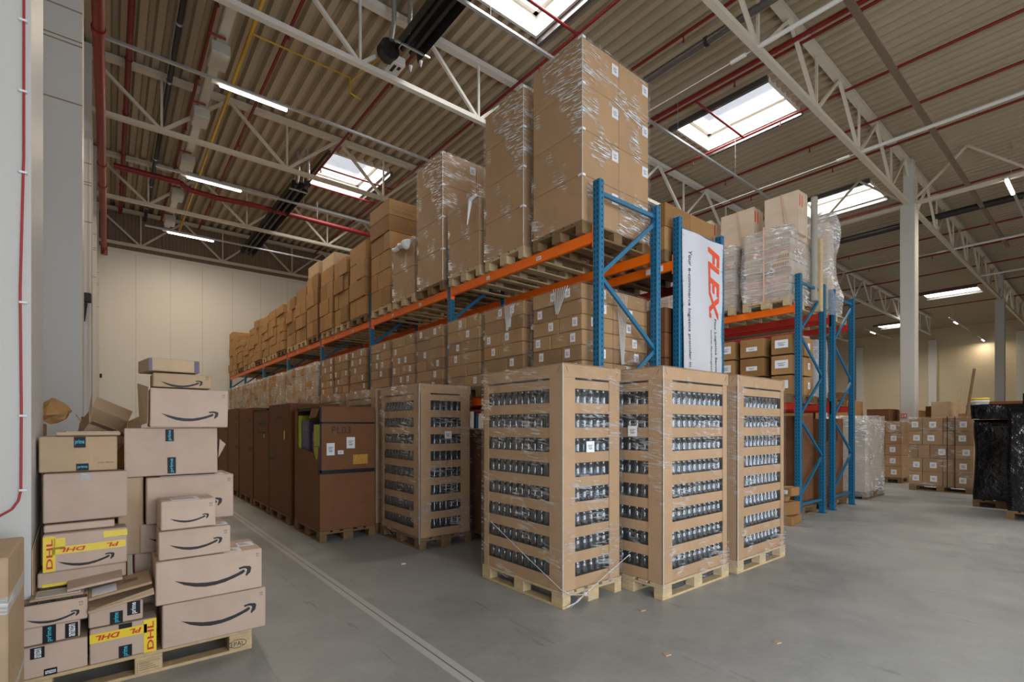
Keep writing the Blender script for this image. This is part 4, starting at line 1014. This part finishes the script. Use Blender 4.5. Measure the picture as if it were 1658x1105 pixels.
# floor level of the right racks
for n, (xa, xb, ya, yb, zt, lb) in enumerate(((9.3, 10.14, 3.62, 4.42, 1.78, 'tall brown carton on the floor inside the nearest bay of the right-hand rack'), (10.72, 11.35, 3.6, 4.4, 1.3, 'low brown carton inside the rearmost rack'), (11.37, 11.68, 3.62, 4.42, 1.75, 'narrow tall brown carton inside the rearmost rack'), (9.15, 10.1, 4.6, 5.4, 1.5, 'dark brown carton on the floor, second inside the right-hand rack'), (9.15, 10.1, 5.5, 6.3, 1.3, 'dark brown carton on the floor, third inside the right-hand rack'))):
    carton(xa, xb, ya, yb, .146, zt, lb, None, 'kraft_shaded')
    if n in (0, 3, 4): make_pallet(9.66, (ya+yb)/2, 0, 0, 'wood_old_shaded', 'wooden pallet under the %s carton on the floor of the right rack' % ORD[max(0, n-2)], far=True)
make_pallet(11.2, 4.0, 0, 0, 'wood_old_shaded', 'wooden pallet under the two cartons of the rearmost rack', far=True)
for n, (xa, xb, ya, yb, z0, z1, r, lb) in enumerate(((8.42, 8.95, 3.35, 3.9, 0, .14, .1, 'dark flattened carton at the bottom of the pile'), (8.5, 8.9, 3.4, 3.75, .142, .36, -.25, 'crushed brown carton in the pile, lower'), (8.52, 8.95, 3.5, 3.8, .362, .48, .3, 'brown carton with flap in the pile, upper'), (8.4, 8.66, 3.3, 3.55, .48, .62, -.1, 'small pale carton on top of the pile'))):
    carton(xa, xb, ya, yb, z0, z1, lb+' by the right rack foot', 'cartons piled at the right rack foot', 'kraft', rot=r, labels=[('x', 0, .03, .12, .06)] if n == 3 else [])

# ------------------------------------------------------------------ far right: loads on the floor
desc = 'plain wrapped load beside the rear rack'
make_pallet(13.35, 3.9, 0, 0, 'wood_old_shaded', 'wooden pallet under the '+desc, far=True)
carton(12.78, 13.92, 3.54, 4.26, .146, 1.75, 'plain brown carton inside the '+desc, None, 'panel_card')
film(12.74, 13.96, 3.49, 4.3, .05, 1.82, 'cloudy wrinkled film around the '+desc, 'film_cloudy', .04, seed=300, bulge=.08)
def lab_load(desc, x, y0, y1, nl, z1, cuts, rot, seed, depth, straps):
    make_pallet(x+depth/2, (y0+y1)/2, 0, rot, 'wood_old_shaded', 'wooden pallet under the '+desc, 'pallets of the labelled loads')
    h = (z1-.146)/nl
    for j in range(nl):
        c = [0]+cuts[j % len(cuts)]+[1]
        for a, (f0, f1) in enumerate(zip(c, c[1:])):
            w = (y1-y0)*(f1-f0); L = [('x', R.uniform(-.03, .03), h*.28, .13, .14)] if w > .26 else []
            carton(x, x+depth, y0+(y1-y0)*f0, y0+(y1-y0)*f1, .146+j*h, .146+(j+1)*h, 'carton with white label, %s layer, %s from the right, %s' % (('bottom', 'second', 'third', 'fourth', 'top')[j], ORD[a], desc), 'cartons of the '+desc, 'kraft', labels=L)
    film(x-.012, x+depth+.01, y0-.012, y1+.012, .1, z1+.02, 'clear stretch film around the '+desc, 'film_soft', .02, seed=seed)
    if straps:
        s = MB()
        for yy in straps: s.box(x-.024, x-.018, yy, yy+.014, .12, z1+.02)
        s.build('strap', 'black_tape', label='two dark vertical straps on the '+desc, cat='strap')
lab_load('left labelled pallet load', 17.1, 3.88, 4.68, 5, 1.72, [[.5]], 0, 301, 1.15, None)
lab_load('right labelled pallet load', 15.6, 2.19, 3.41, 5, 1.8, [[.3, .46, .78], [.3, .46, .78], [.28, .66, .85]], PI/2, 302, .78, (2.52, 2.66))
def black_load(x0, x1, y0, y1, z0, z1, label, seed):
    f = film(x0, x1, y0, y1, z0, z1, label, 'black_wrap', .012, seed=seed, bulge=.05, n=14); f['category'] = 'wrapped load'; f['group'] = 'black wrapped loads'; return f
make_pallet(13.95, 1.5, 0, 0, 'wood_old_shaded', 'wooden pallet under the left black-wrapped load', far=False)
black_load(13.36, 14.5, 1.12, 1.88, .146, 1.72, 'black shrink-wrapped pallet load, left one', 1)
black_load(13.3, 14.6, 1.0, 1.92, 1.74, 2.02, 'black wrapped bundle lying on the left black load', 2)
make_pallet(12.6, .88, 0, 0, 'wood_old_shaded', 'wooden pallet under the right black-wrapped load', far=False)
black_load(12.0, 13.15, .5, 1.27, .146, 1.95, 'black shrink-wrapped pallet load at the right edge', 3)
black_load(12.3, 13.1, .4, 1.1, 1.96, 2.16, 'slumped black film heap on the right-edge load', 4)
carton(12.5, 12.9, .5, 1.0, 2.19, 2.26, 'flat yellowish carton on the black film heap at the right edge', None, 'parcel_tan')
# cartons standing farther back
bg = [(19.2, 21.0, 3.2, 3.66, 1.25, 2.33, 'parcel_tan', 'large tan carton right of the concrete column'), (19.2, 21.0, 3.1, 3.8, 0, 1.25, 'kraft_shaded', 'dark carton under the large tan carton'),
      (18.6, 19.6, 5.5, 6.6, 1.3, 2.42, 'kraft', 'brown carton with a small label left of the concrete column'), (18.6, 19.6, 5.5, 6.9, 0, 1.29, 'kraft_shaded', 'dark carton under the brown carton left of the column'),
      (18.7, 19.6, 6.7, 7.6, 1.3, 2.4, 'kraft', 'brown carton behind the rear rack, lower'), (18.8, 19.8, 5.9, 7.8, 2.42, 2.72, 'kraft_shaded', 'long dark carton on top of the brown cartons'), (18.7, 19.7, 7.0, 7.9, 0, 1.29, 'kraft_shaded', 'dark carton on the floor behind the rear rack'),
      (19.4, 20.6, 4.75, 5.35, 0, 2.15, 'kraft_shaded', 'narrow dark brown carton just left of the column'), (21.0, 22.2, 3.85, 4.15, 0, 2.25, 'kraft_shaded', 'narrow brown carton just right of the column'),
      (24, 25.5, 2.9, 3.6, 0, 2.35, 'kraft', 'brown carton behind the tan carton'), (24, 25, 4.9, 6.5, 0, 2.2, 'kraft', 'wide brown carton far behind the labelled loads'),
      (28, 29.5, 2.1, 3.6, 0, 2.6, 'kraft_shaded', 'dark brown carton far behind the leaning plank'), (28, 29.5, .6, 2.0, 0, 2.55, 'kraft_shaded', 'dark brown carton behind the yellow bucket'), (26, 27.5, .0, .55, 0, 2.3, 'kraft', 'far brown carton at the right edge'),
      (16.0, 17.0, 4.75, 5.6, 0, 1.8, 'kraft', 'brown carton between the wrapped load and the left labelled load'), (18.6, 19.5, 2.3, 3.0, 0, 1.95, 'kraft', 'brown carton under the yellow bucket')]
for i, (a, b, c, d, e, f, m, lb) in enumerate(bg): carton(a, b, c, d, e, f, lb, None, m, labels=[('x', .3, .5, .22, .26)] if i == 2 else [])
MB().bar((18.2, 2.95, .0), (18.2, 2.55, 3.15), .12, .05).build('plank', 'wood_old_shaded', label='wooden plank leaning upright right of the large tan carton', cat='plank')
MB().bar((18.3, 3.1, .0), (18.3, 2.85, 2.7), .06, .04).build('plank', 'wood', label='shorter pale plank beside the leaning plank', cat='plank')
bk = MB().lathe([(0, 0), (.19, 0), (.2, .3), (.21, .3), (.21, .36), (0, .37)], 16, c=(18.9, 2.55, 1.955))
bk.box(18.69, 18.70, 2.5, 2.6, 2.02, 2.22, 0); bk.build('bucket', 'paper', label='white bucket with yellow lid right of the leaning plank', cat='bucket')
bo2 = bpy.data.objects['bucket']; MB().lathe([(0, 0), (.215, 0), (.215, .05), (0, .055)], 16, c=(18.9, 2.55, 2.325)).build('lid', 'yellow_tape', bo2)
# small scraps on the floor
for i, (x, y) in enumerate(((2.62, 5.25), (3.56, 2.62), (3.0, 2.0), (3.8, 1.6))):
    MB().prism([(x, y, 0), (x+.05, y-.01, 0), (x+.06, y+.03, 0), (x+.01, y+.035, 0)], (0, 0, .006)).build('paper_scrap', 'paper' if i == 0 else 'parcel_tan', label=('small white paper scrap on the floor before the dark boxes', 'small brown scrap on the floor before the front crates', 'tiny scrap on the open floor', 'tiny scrap on the right of the floor')[i], cat='scrap')

# ------------------------------------------------------------------ the parcels on the pallet at the left
fp = make_pallet(.2, 4.35, 0, 0, 'wood', 'wooden pallet with stamped blocks under the heap of parcels', None)
st = MB(); put_text(st, 'EPAL', (.665, 3.95, .044), (1, 0, 0), (0, 0, 1), w=.085, h=.03, mi=0, bold=.0)
n = 24
for i in range(n):
    a, b = 2*PI*i/n, 2*PI*(i+1)/n
    st.bar((.7075+.056*math.cos(a), 3.949, .06+.028*math.sin(a)), (.7075+.056*math.cos(b), 3.949, .06+.028*math.sin(b)), .002, .003)
st.build('branding', 'ink', fp)
st = MB()
for k in range(4): st.box(.15, .25-.015*k, 3.949, 3.9495, .04+.013*k, .043+.013*k)
st.box(.14, .142, 3.949, 3.9495, .03, .09).box(.14, .26, 3.949, 3.9495, .088, .09); st.build('branding', 'ink_soft', fp)
for c in fp.children:
    if c.name.startswith('branding'): pass
PG = 'parcels heaped on the pallet at the left'
def parcel(x0, x1, z0, z1, y, d, label, m='parcel', marks=(), rot=0, tapes=(), labels=(), tilt=0, arrows=True, open_left=False, name='shipping_box'):
    W, H = x1-x0, z1-z0; mb = MB()
    mb.box(x0, x1, y, y+d, z0, z1, 0, ch=.006)
    # closing flap line on the top edge
    mb.box(x0+.004, x1-.004, y+d*.5-.002, y+d*.5+.002, z1-.001, z1+.0008, 1)
    for k in marks:
        if k[0] == 'smile': smile(mb, (x0+W*k[1], y, z0+H*k[2]), (1, 0, 0), (0, 0, 1), W*k[3], 1)
        elif k[0] == 'text': put_text(mb, k[1], (x0+W*k[2], y, z0+H*k[3]), (1, 0, 0), (0, 0, 1), w=W*k[4], mi=1)
    if arrows:
        ax = x1-.035; az = z1-min(.05, H*.3)
        for k in (0, 1): mb.bar((ax+.011*k, y-.0008, az), (ax+.011*k, y-.0008, az+.02), .001, .0018, 1).bar((ax+.011*k-.004, y-.0008, az+.017), (ax+.011*k+.004, y-.0008, az+.017), .001, .0025, 1)
        mb.bar((ax-.003, y-.0008, az-.002), (ax+.014, y-.0008, az-.002), .001, .0018, 1)
    o = mb.build(name, [m, 'ink'], label=label, cat='parcel box', group=PG)
    for t in tapes:    # (u0, u1, v0, v1, material, text or None, text material, rotation)
        tb = MB(); tt = MB(); u0, u1, v0, v1, tm, tx, txm, rt = t
        quad(tb, (x0+W*u0, y-.001, z0+H*v0), (1, 0, 0), (0, 0, 1), W*(u1-u0), H*(v1-v0), 0, .001)
        if tx:
            w, h = W*(u1-u0), H*(v1-v0); O = Vector((x0+W*u0, y-.002, z0+H*v0))
            if rt == 0: put_text(tt, tx, O+Vector((w*.1, 0, h*.25)), (1, 0, 0), (0, 0, 1), w=w*.8, h=h*.5, mi=1, bold=.02)
            elif rt == 180: put_text(tt, tx, O+Vector((w*.9, 0, h*.78)), (-1, 0, 0), (0, 0, -1), w=w*.8, h=h*.56, mi=1, bold=.03, shear=.2)
            elif rt == 90: put_text(tt, tx, O+Vector((w*.78, 0, h*.08)), (0, 0, 1), (-1, 0, 0), w=h*.84, h=w*.5, mi=1, bold=.02)
            elif rt == 27: put_text(tt, tx, O+Vector((w*.25, 0, h*.92)), (0, 0, -1), (1, 0, 0), w=h*.84, h=w*.5, mi=1, bold=.02)
        to = tb.build('packing_tape', [tm, txm or 'ink'], o)
        if tx: tt.build('printing', ['ink', txm or 'ink'], to)
    for l in labels:   # on the top face: x0,x1,y0,y1
        lb = MB().box(x0+W*l[0], x0+W*l[1], y+d*l[2], y+d*l[3], z1, z1+.002, 0)
        for k in range(5): lb.box(x0+W*(l[0]+.02), x0+W*(l[1]-.04-.01*k), y+d*(l[2]+(l[3]-l[2])*(.15+.16*k)), y+d*(l[2]+(l[3]-l[2])*(.2+.16*k)), z1+.002, z1+.0024, 1)
        lb.build('shipping_label', ['paper', 'ink_soft'], o)
    if rot: o.rotation_euler = (0, tilt, rot)
    elif tilt: o.rotation_euler = (0, tilt, 0)
    return o
def smile_w(W, frac=.73): return ('smile', .16, .57, frac)
BT = 'black_tape'
# right column, front
parcel(.27, .885, .146, .43, 3.93, .42, 'largest pale box with curved arrow print, bottom of the right front stack', marks=[('smile', .16, .57, .74)])
parcel(.235, .86, .434, .715, 3.93, .40, 'large pale box with curved arrow print, second from the bottom of the right front stack', marks=[('smile', .16, .52, .73)], labels=[(.62, .8, .05, .35), (.8, .97, .4, .7)])
o = parcel(.255, .665, .719, .905, 3.95, .32, 'medium pale box with curved arrow print, third in the right front stack', rot=-.02, marks=[('smile', .14, .52, .74)], tapes=[], labels=[(.7, .98, .2, .5)])
parcel(.262, .575, .909, 1.10, 3.98, .24, 'small pale box with curved arrow print on top of the right front stack', rot=.03, marks=[('smile', .15, .40, .72)], labels=[(.2, .7, .1, .6)])
# right column, rear
parcel(.15, .62, .146, .50, 4.37, .37, 'pale box at the bottom of the rear stack behind the large boxes', arrows=False)
parcel(.14, .60, .504, .70, 4.36, .37, 'pale box second in the rear stack', arrows=False)
parcel(.17, .66, .704, .905, 4.34, .38, 'pale box third in the rear stack behind the medium box', marks=[('smile', .1, .5, .7)], arrows=False)
parcel(.20, .735, .912, 1.235, 4.28, .42, 'big pale box with papers on top, behind the small box', rot=.02, marks=[('smile', .14, .40, .72)], labels=[(.15, .9, .1, .4)])
parcel(.05, .19, .70, 1.24, 4.36, .36, 'tall tan box squeezed left of the big pale box', m='parcel_tan', arrows=False)
parcel(.09, .645, 1.245, 1.585, 4.32, .44, 'bulging pale box sealed with two dark tape strips', rot=-.03, tilt=-.006, tapes=[(.42, .51, .72, .97, BT, 'prime', 'cyan', 90), (.44, .53, .04, .38, BT, 'prime', 'cyan', 90)], arrows=False)
MB().prism([(.655, 4.33, 1.5), (.70, 4.36, 1.46), (.66, 4.4, 1.36), (.65, 4.36, 1.36)], (0, .2, 0)).build('open_flap', 'parcel', label='torn open flap at the right of the bulging box with two tapes', cat='flap')
o = parcel(.225, .70, 1.59, 1.865, 4.26, .42, 'white-looking box with large curved arrow print near the stack top', rot=-.015, tilt=.008, marks=[('smile', .13, .36, .74)])
MB().prism([(.215, 4.27, 1.62), (.215, 4.27, 1.87), (.16, 4.42, 1.90), (.175, 4.42, 1.60)], (-.004, .004, 0)).build('side_flap', 'parcel_tan', o)
parcel(.24, .595, 1.875, 1.975, 4.28, .30, 'flat brown box with curved arrow print, second from the top', m='parcel_tan', marks=[('smile', .12, .42, .72)])
parcel(.19, .50, 1.985, 2.075, 4.26, .34, 'flat brown box with purple tape on the very top of the stack', m='parcel_tan', tapes=[(0, .06, .02, .95, 'purple', None, None, 0), (.88, .98, .02, .95, 'purple', None, None, 0)], arrows=False, rot=.14)
# left column
parcel(-.345, -.0, .146, .58, 4.36, .36, 'pale box low at the rear of the left stack', arrows=False)
parcel(-.34, .09, .60, .69, 4.2, .4, 'flattened pale box with yellow tape edge under the taped box', tapes=[(.05, .55, .0, .2, 'yellow_tape', None, None, 0)], arrows=False)
parcel(-.32, .09, .694, .925, 4.18, .42, 'pale box wrapped in yellow carrier tape with curved arrow print', marks=[('smile', .16, .27, .68)], rot=.03,
       tapes=[(.0, .14, .02, .96, 'yellow_tape', 'DHL', 'red_print', 90), (.1, .98, .46, .66, 'yellow_tape', 'PL      DHL', 'red_print', 180), (.7, 1.0, .78, .95, 'yellow_tape', None, None, 0), (.12, .25, .6, .9, 'yellow_tape', None, None, 0)])
MB().lathe([(0, 0), (.06, .02), (.085, .1), (.07, .2), (.03, .26), (0, .27)], 12, c=(-.46, 3.97, .66)).build('plastic_bag', 'black_bag', label='black plastic bag stuffed left of the yellow taped box', cat='bag')
MB().prism([(-.355, 4.12, .3), (-.358, 4.12, .86), (-.352, 4.5, .95), (-.35, 4.5, .3)], (.005, 0, 0)).build('cardboard_sheet', 'parcel_tan', label='bent cardboard side standing behind the black bag', cat='cardboard')
parcel(-.315, .03, .93, .975, 4.24, .4, 'thin flat pale box between the taped box and the plain box', arrows=False)
parcel(-.325, .095, .985, 1.295, 4.27, .45, 'large plain pale box in the middle of the left stack', arrows=False, tapes=[(.42, .55, .82, .99, 'film_rope', None, None, 0)], rot=.02)
parcel(-.345, .045, 1.30, 1.53, 4.34, .38, 'tan box with two black tape squares on the left stack', m='parcel_tan', arrows=False,
       tapes=[(.43, .58, .68, .99, BT, 'prime', 'cyan', 0), (.46, .62, .02, .22, BT, 'prime', 'cyan', 0)], marks=[('text', 'amazon fulfillment', .74, .22, .22)])
parcel(-.27, .06, 1.535, 1.56, 4.36, .36, 'flat carton with white papers on top of the left stack', m='parcel_tan', labels=[(.15, .98, .1, .9)], arrows=False, rot=.02)
# front left small boxes
parcel(-.42, -.1, .146, .325, 3.95, .36, 'greyish box with dark tape at the lower left corner of the pallet', arrows=False,
       tapes=[(.22, .41, .62, .98, BT, 'amazon', 'white_print', 90), (.40, .58, .0, .22, BT, 'amazon', 'white_print', 0)])
parcel(-.40, -.135, .329, .432, 3.97, .3, 'small box with two black tape bands, second at the lower left', arrows=False,
       tapes=[(.38, .6, .0, .98, BT, 'prime', 'cyan', 90), (.75, .97, .05, .9, BT, 'amazon', 'white_print', 90)])
o = parcel(-.415, -.1, .436, .565, 3.95, .3, 'flat pale box with curved arrow print and black tape edge at the left', marks=[('smile', .15, .40, .74)], labels=[(.35, .9, .35, .8)])
tb = MB().box(-.413, -.102, 3.965, 4.01, .565, .567, 0); put_text(tb, 'amazon prime   amazon prime', (-.40, 3.972, .567), (1, 0, 0), (0, 1, 0), w=.29, h=.025, mi=1); tb.build('packing_tape', ['black_tape', 'white_print'], o)
parcel(-.36, -.12, .57, .585, 4.0, .2, 'white labelled envelope on the flat pale box at the left', m='parcel_tan', labels=[(.1, .95, .1, .9)], arrows=False, name='mailer_envelope')
parcel(-.09, .24, .146, .36, 3.95, .33, 'box with yellow and red carrier tape at the pallet front centre', arrows=False,
       tapes=[(.0, .85, .60, .86, 'yellow_tape', 'PL   DHL', 'red_print', 180), (.80, 1.0, .0, .99, 'yellow_tape', 'DHL', 'red_print', 90), (.42, .62, .02, .36, BT, 'prime', 'cyan', 90), (.42, .62, .86, 1.0, BT, None, None, 0)])
o = parcel(-.095, .17, .366, .49, 3.96, .3, 'open box with two blue-black tape squares beneath the flat mailers', arrows=False,
       tapes=[(.38, .62, .02, .62, BT, 'prime', 'cyan', 90), (.70, .95, .30, .98, BT, 'prime', 'white_print', 90)])
for k, (x0, x1, y0, y1, z, tl, lb, m) in enumerate(((-.10, .23, 3.93, 4.15, .50, -.16, 'brown folded mailer lying open on the taped box', 'parcel_tan'), (-.10, .22, 3.97, 4.2, .565, -.14, 'brown cardboard mailer with barcode label, upper', 'parcel_tan'), (-.2, .07, 4.05, 4.25, .61, -.1, 'crumpled brown paper envelope beneath the yellow taped box', 'parcel'))):
    mb = MB().box(x0, x1, y0, y1, z, z+.018, 0, .004)
    if k == 0: mb.prism([(x0, y0, z+.018), (x1, y0, z+.018), (x1, y0-.02, z+.055), (x0, y0-.02, z+.03)], (0, .004, 0))
    o = mb.build('mailer_envelope', m, label=lb, cat='envelope', group='flat mailers on the parcels')
    if k == 1:
        MB().box(x0+.02, x0+.14, y0+.02, y0+.14, z+.018, z+.02).build('shipping_label', 'paper', o)
        b = MB()
        for i in range(12): b.box(x0+.18+i*.006, x0+.1825+i*.006, y0+.1, y0+.15, z+.018, z+.0185)
        b.build('barcode', 'ink', o)
    o.rotation_euler = (.12, tl, 0)
# near carton at the left picture edge
o = MB().box(-.86, -.365, 3.28, 3.86, 0, .985, 0, .008).build('shipping_box', 'parcel_tan', label='brown carton with shiny clear tape at the left picture edge', cat='parcel box', group=PG)
MB().box(-.80, -.3645, 3.276, 3.86, .72, .80, 0, .002).build('clear_tape', 'film_rope', o); MB().box(-.70, -.3645, 3.276, 3.86, .28, .31).build('clear_tape', 'film_rope', o)
# behind the heap: open boxes and paper
def open_box(x0, x1, y0, y1, z0, z1, label, m='parcel_tan', rot=(0, 0, 0), flap=.14, ang=(.9, .9, .5, .5)):
    t = .006; mb = MB(); mb.box(x0, x1, y0, y1, z0, z0+t).box(x0, x1, y0, y0+t, z0+t, z1).box(x0, x1, y1-t, y1, z0+t, z1).box(x0, x0+t, y0+t, y1-t, z0+t, z1).box(x1-t, x1, y0+t, y1-t, z0+t, z1)
    o = mb.build('open_box', m, label=label, cat='open box', group='open boxes behind the heap')
    for k, (a, (p, q, e)) in enumerate(zip(ang, (((x0, y0, z1), (x1, y0, z1), (0, -1)), ((x0, y1, z1), (x1, y1, z1), (0, 1)), ((x0, y0, z1), (x0, y1, z1), (-1, 0)), ((x1, y0, z1), (x1, y1, z1), (1, 0))))):
        d = Vector((e[0]*math.sin(a)*flap, e[1]*math.sin(a)*flap, math.cos(a)*flap))
        MB().prism([p, q, tuple(Vector(q)+d), tuple(Vector(p)+d)], (0, 0, .005)).build('flap', m, o)
    o.rotation_euler = rot; return o
carton(-.35, .12, 5.0, 5.5, 0, 1.46, 'tall brown carton standing behind the heap of parcels', None, 'kraft', rot=0)
open_box(-.20, .06, 4.98, 5.28, 1.5, 1.66, 'small open brown box tipped over behind the left stack', rot=(.5, .45, .2), flap=.1)
open_box(-.17, .10, 5.3, 5.6, 1.47, 1.62, 'open brown box upright on the tall carton', flap=.08)
carton(-.6, -.36, 4.9, 5.15, 0, 1.62, 'narrow brown carton against the left wall behind the heap', None, 'kraft')
pc = MB(); vs = []; 
for i in range(7):
    for j in range(10):
        a = 2*PI*j/10; r = (.02, .07, .09, .1, .08, .06, .01)[i]*(1+.35*noise.noise(Vector((i*1.3, j*.9, 2))))
        vs.append((-.31+r*math.cos(a), 5.0+r*math.sin(a)*.8-.1, 1.62+i*.03+.02*noise.noise(Vector((i, j*1.1, 0)))))
pc.add(vs, [(i*10+j, i*10+(j+1) % 10, (i+1)*10+(j+1) % 10, (i+1)*10+j) for i in range(6) for j in range(10)]+[tuple(range(10))[::-1], tuple(range(60, 70))], 0)
pc.build('crumpled_paper', 'kraft', label='crumpled brown packing paper on the narrow carton by the wall', cat='packing paper')
parcel(.02, .12, 1.46, 1.52, 4.9, .3, 'small flat box between the two stacks at the back', m='parcel_tan', arrows=False)

if FARB['mb'].v:
    FARB['mb'].build('cartons', 'kraft', label='many small brown cartons in the far bays of the long rack', cat='cartons', kind='stuff')
bpy.context.view_layer.update()
print('CARTONS', NC[0], 'OBJECTS', len(bpy.data.objects))
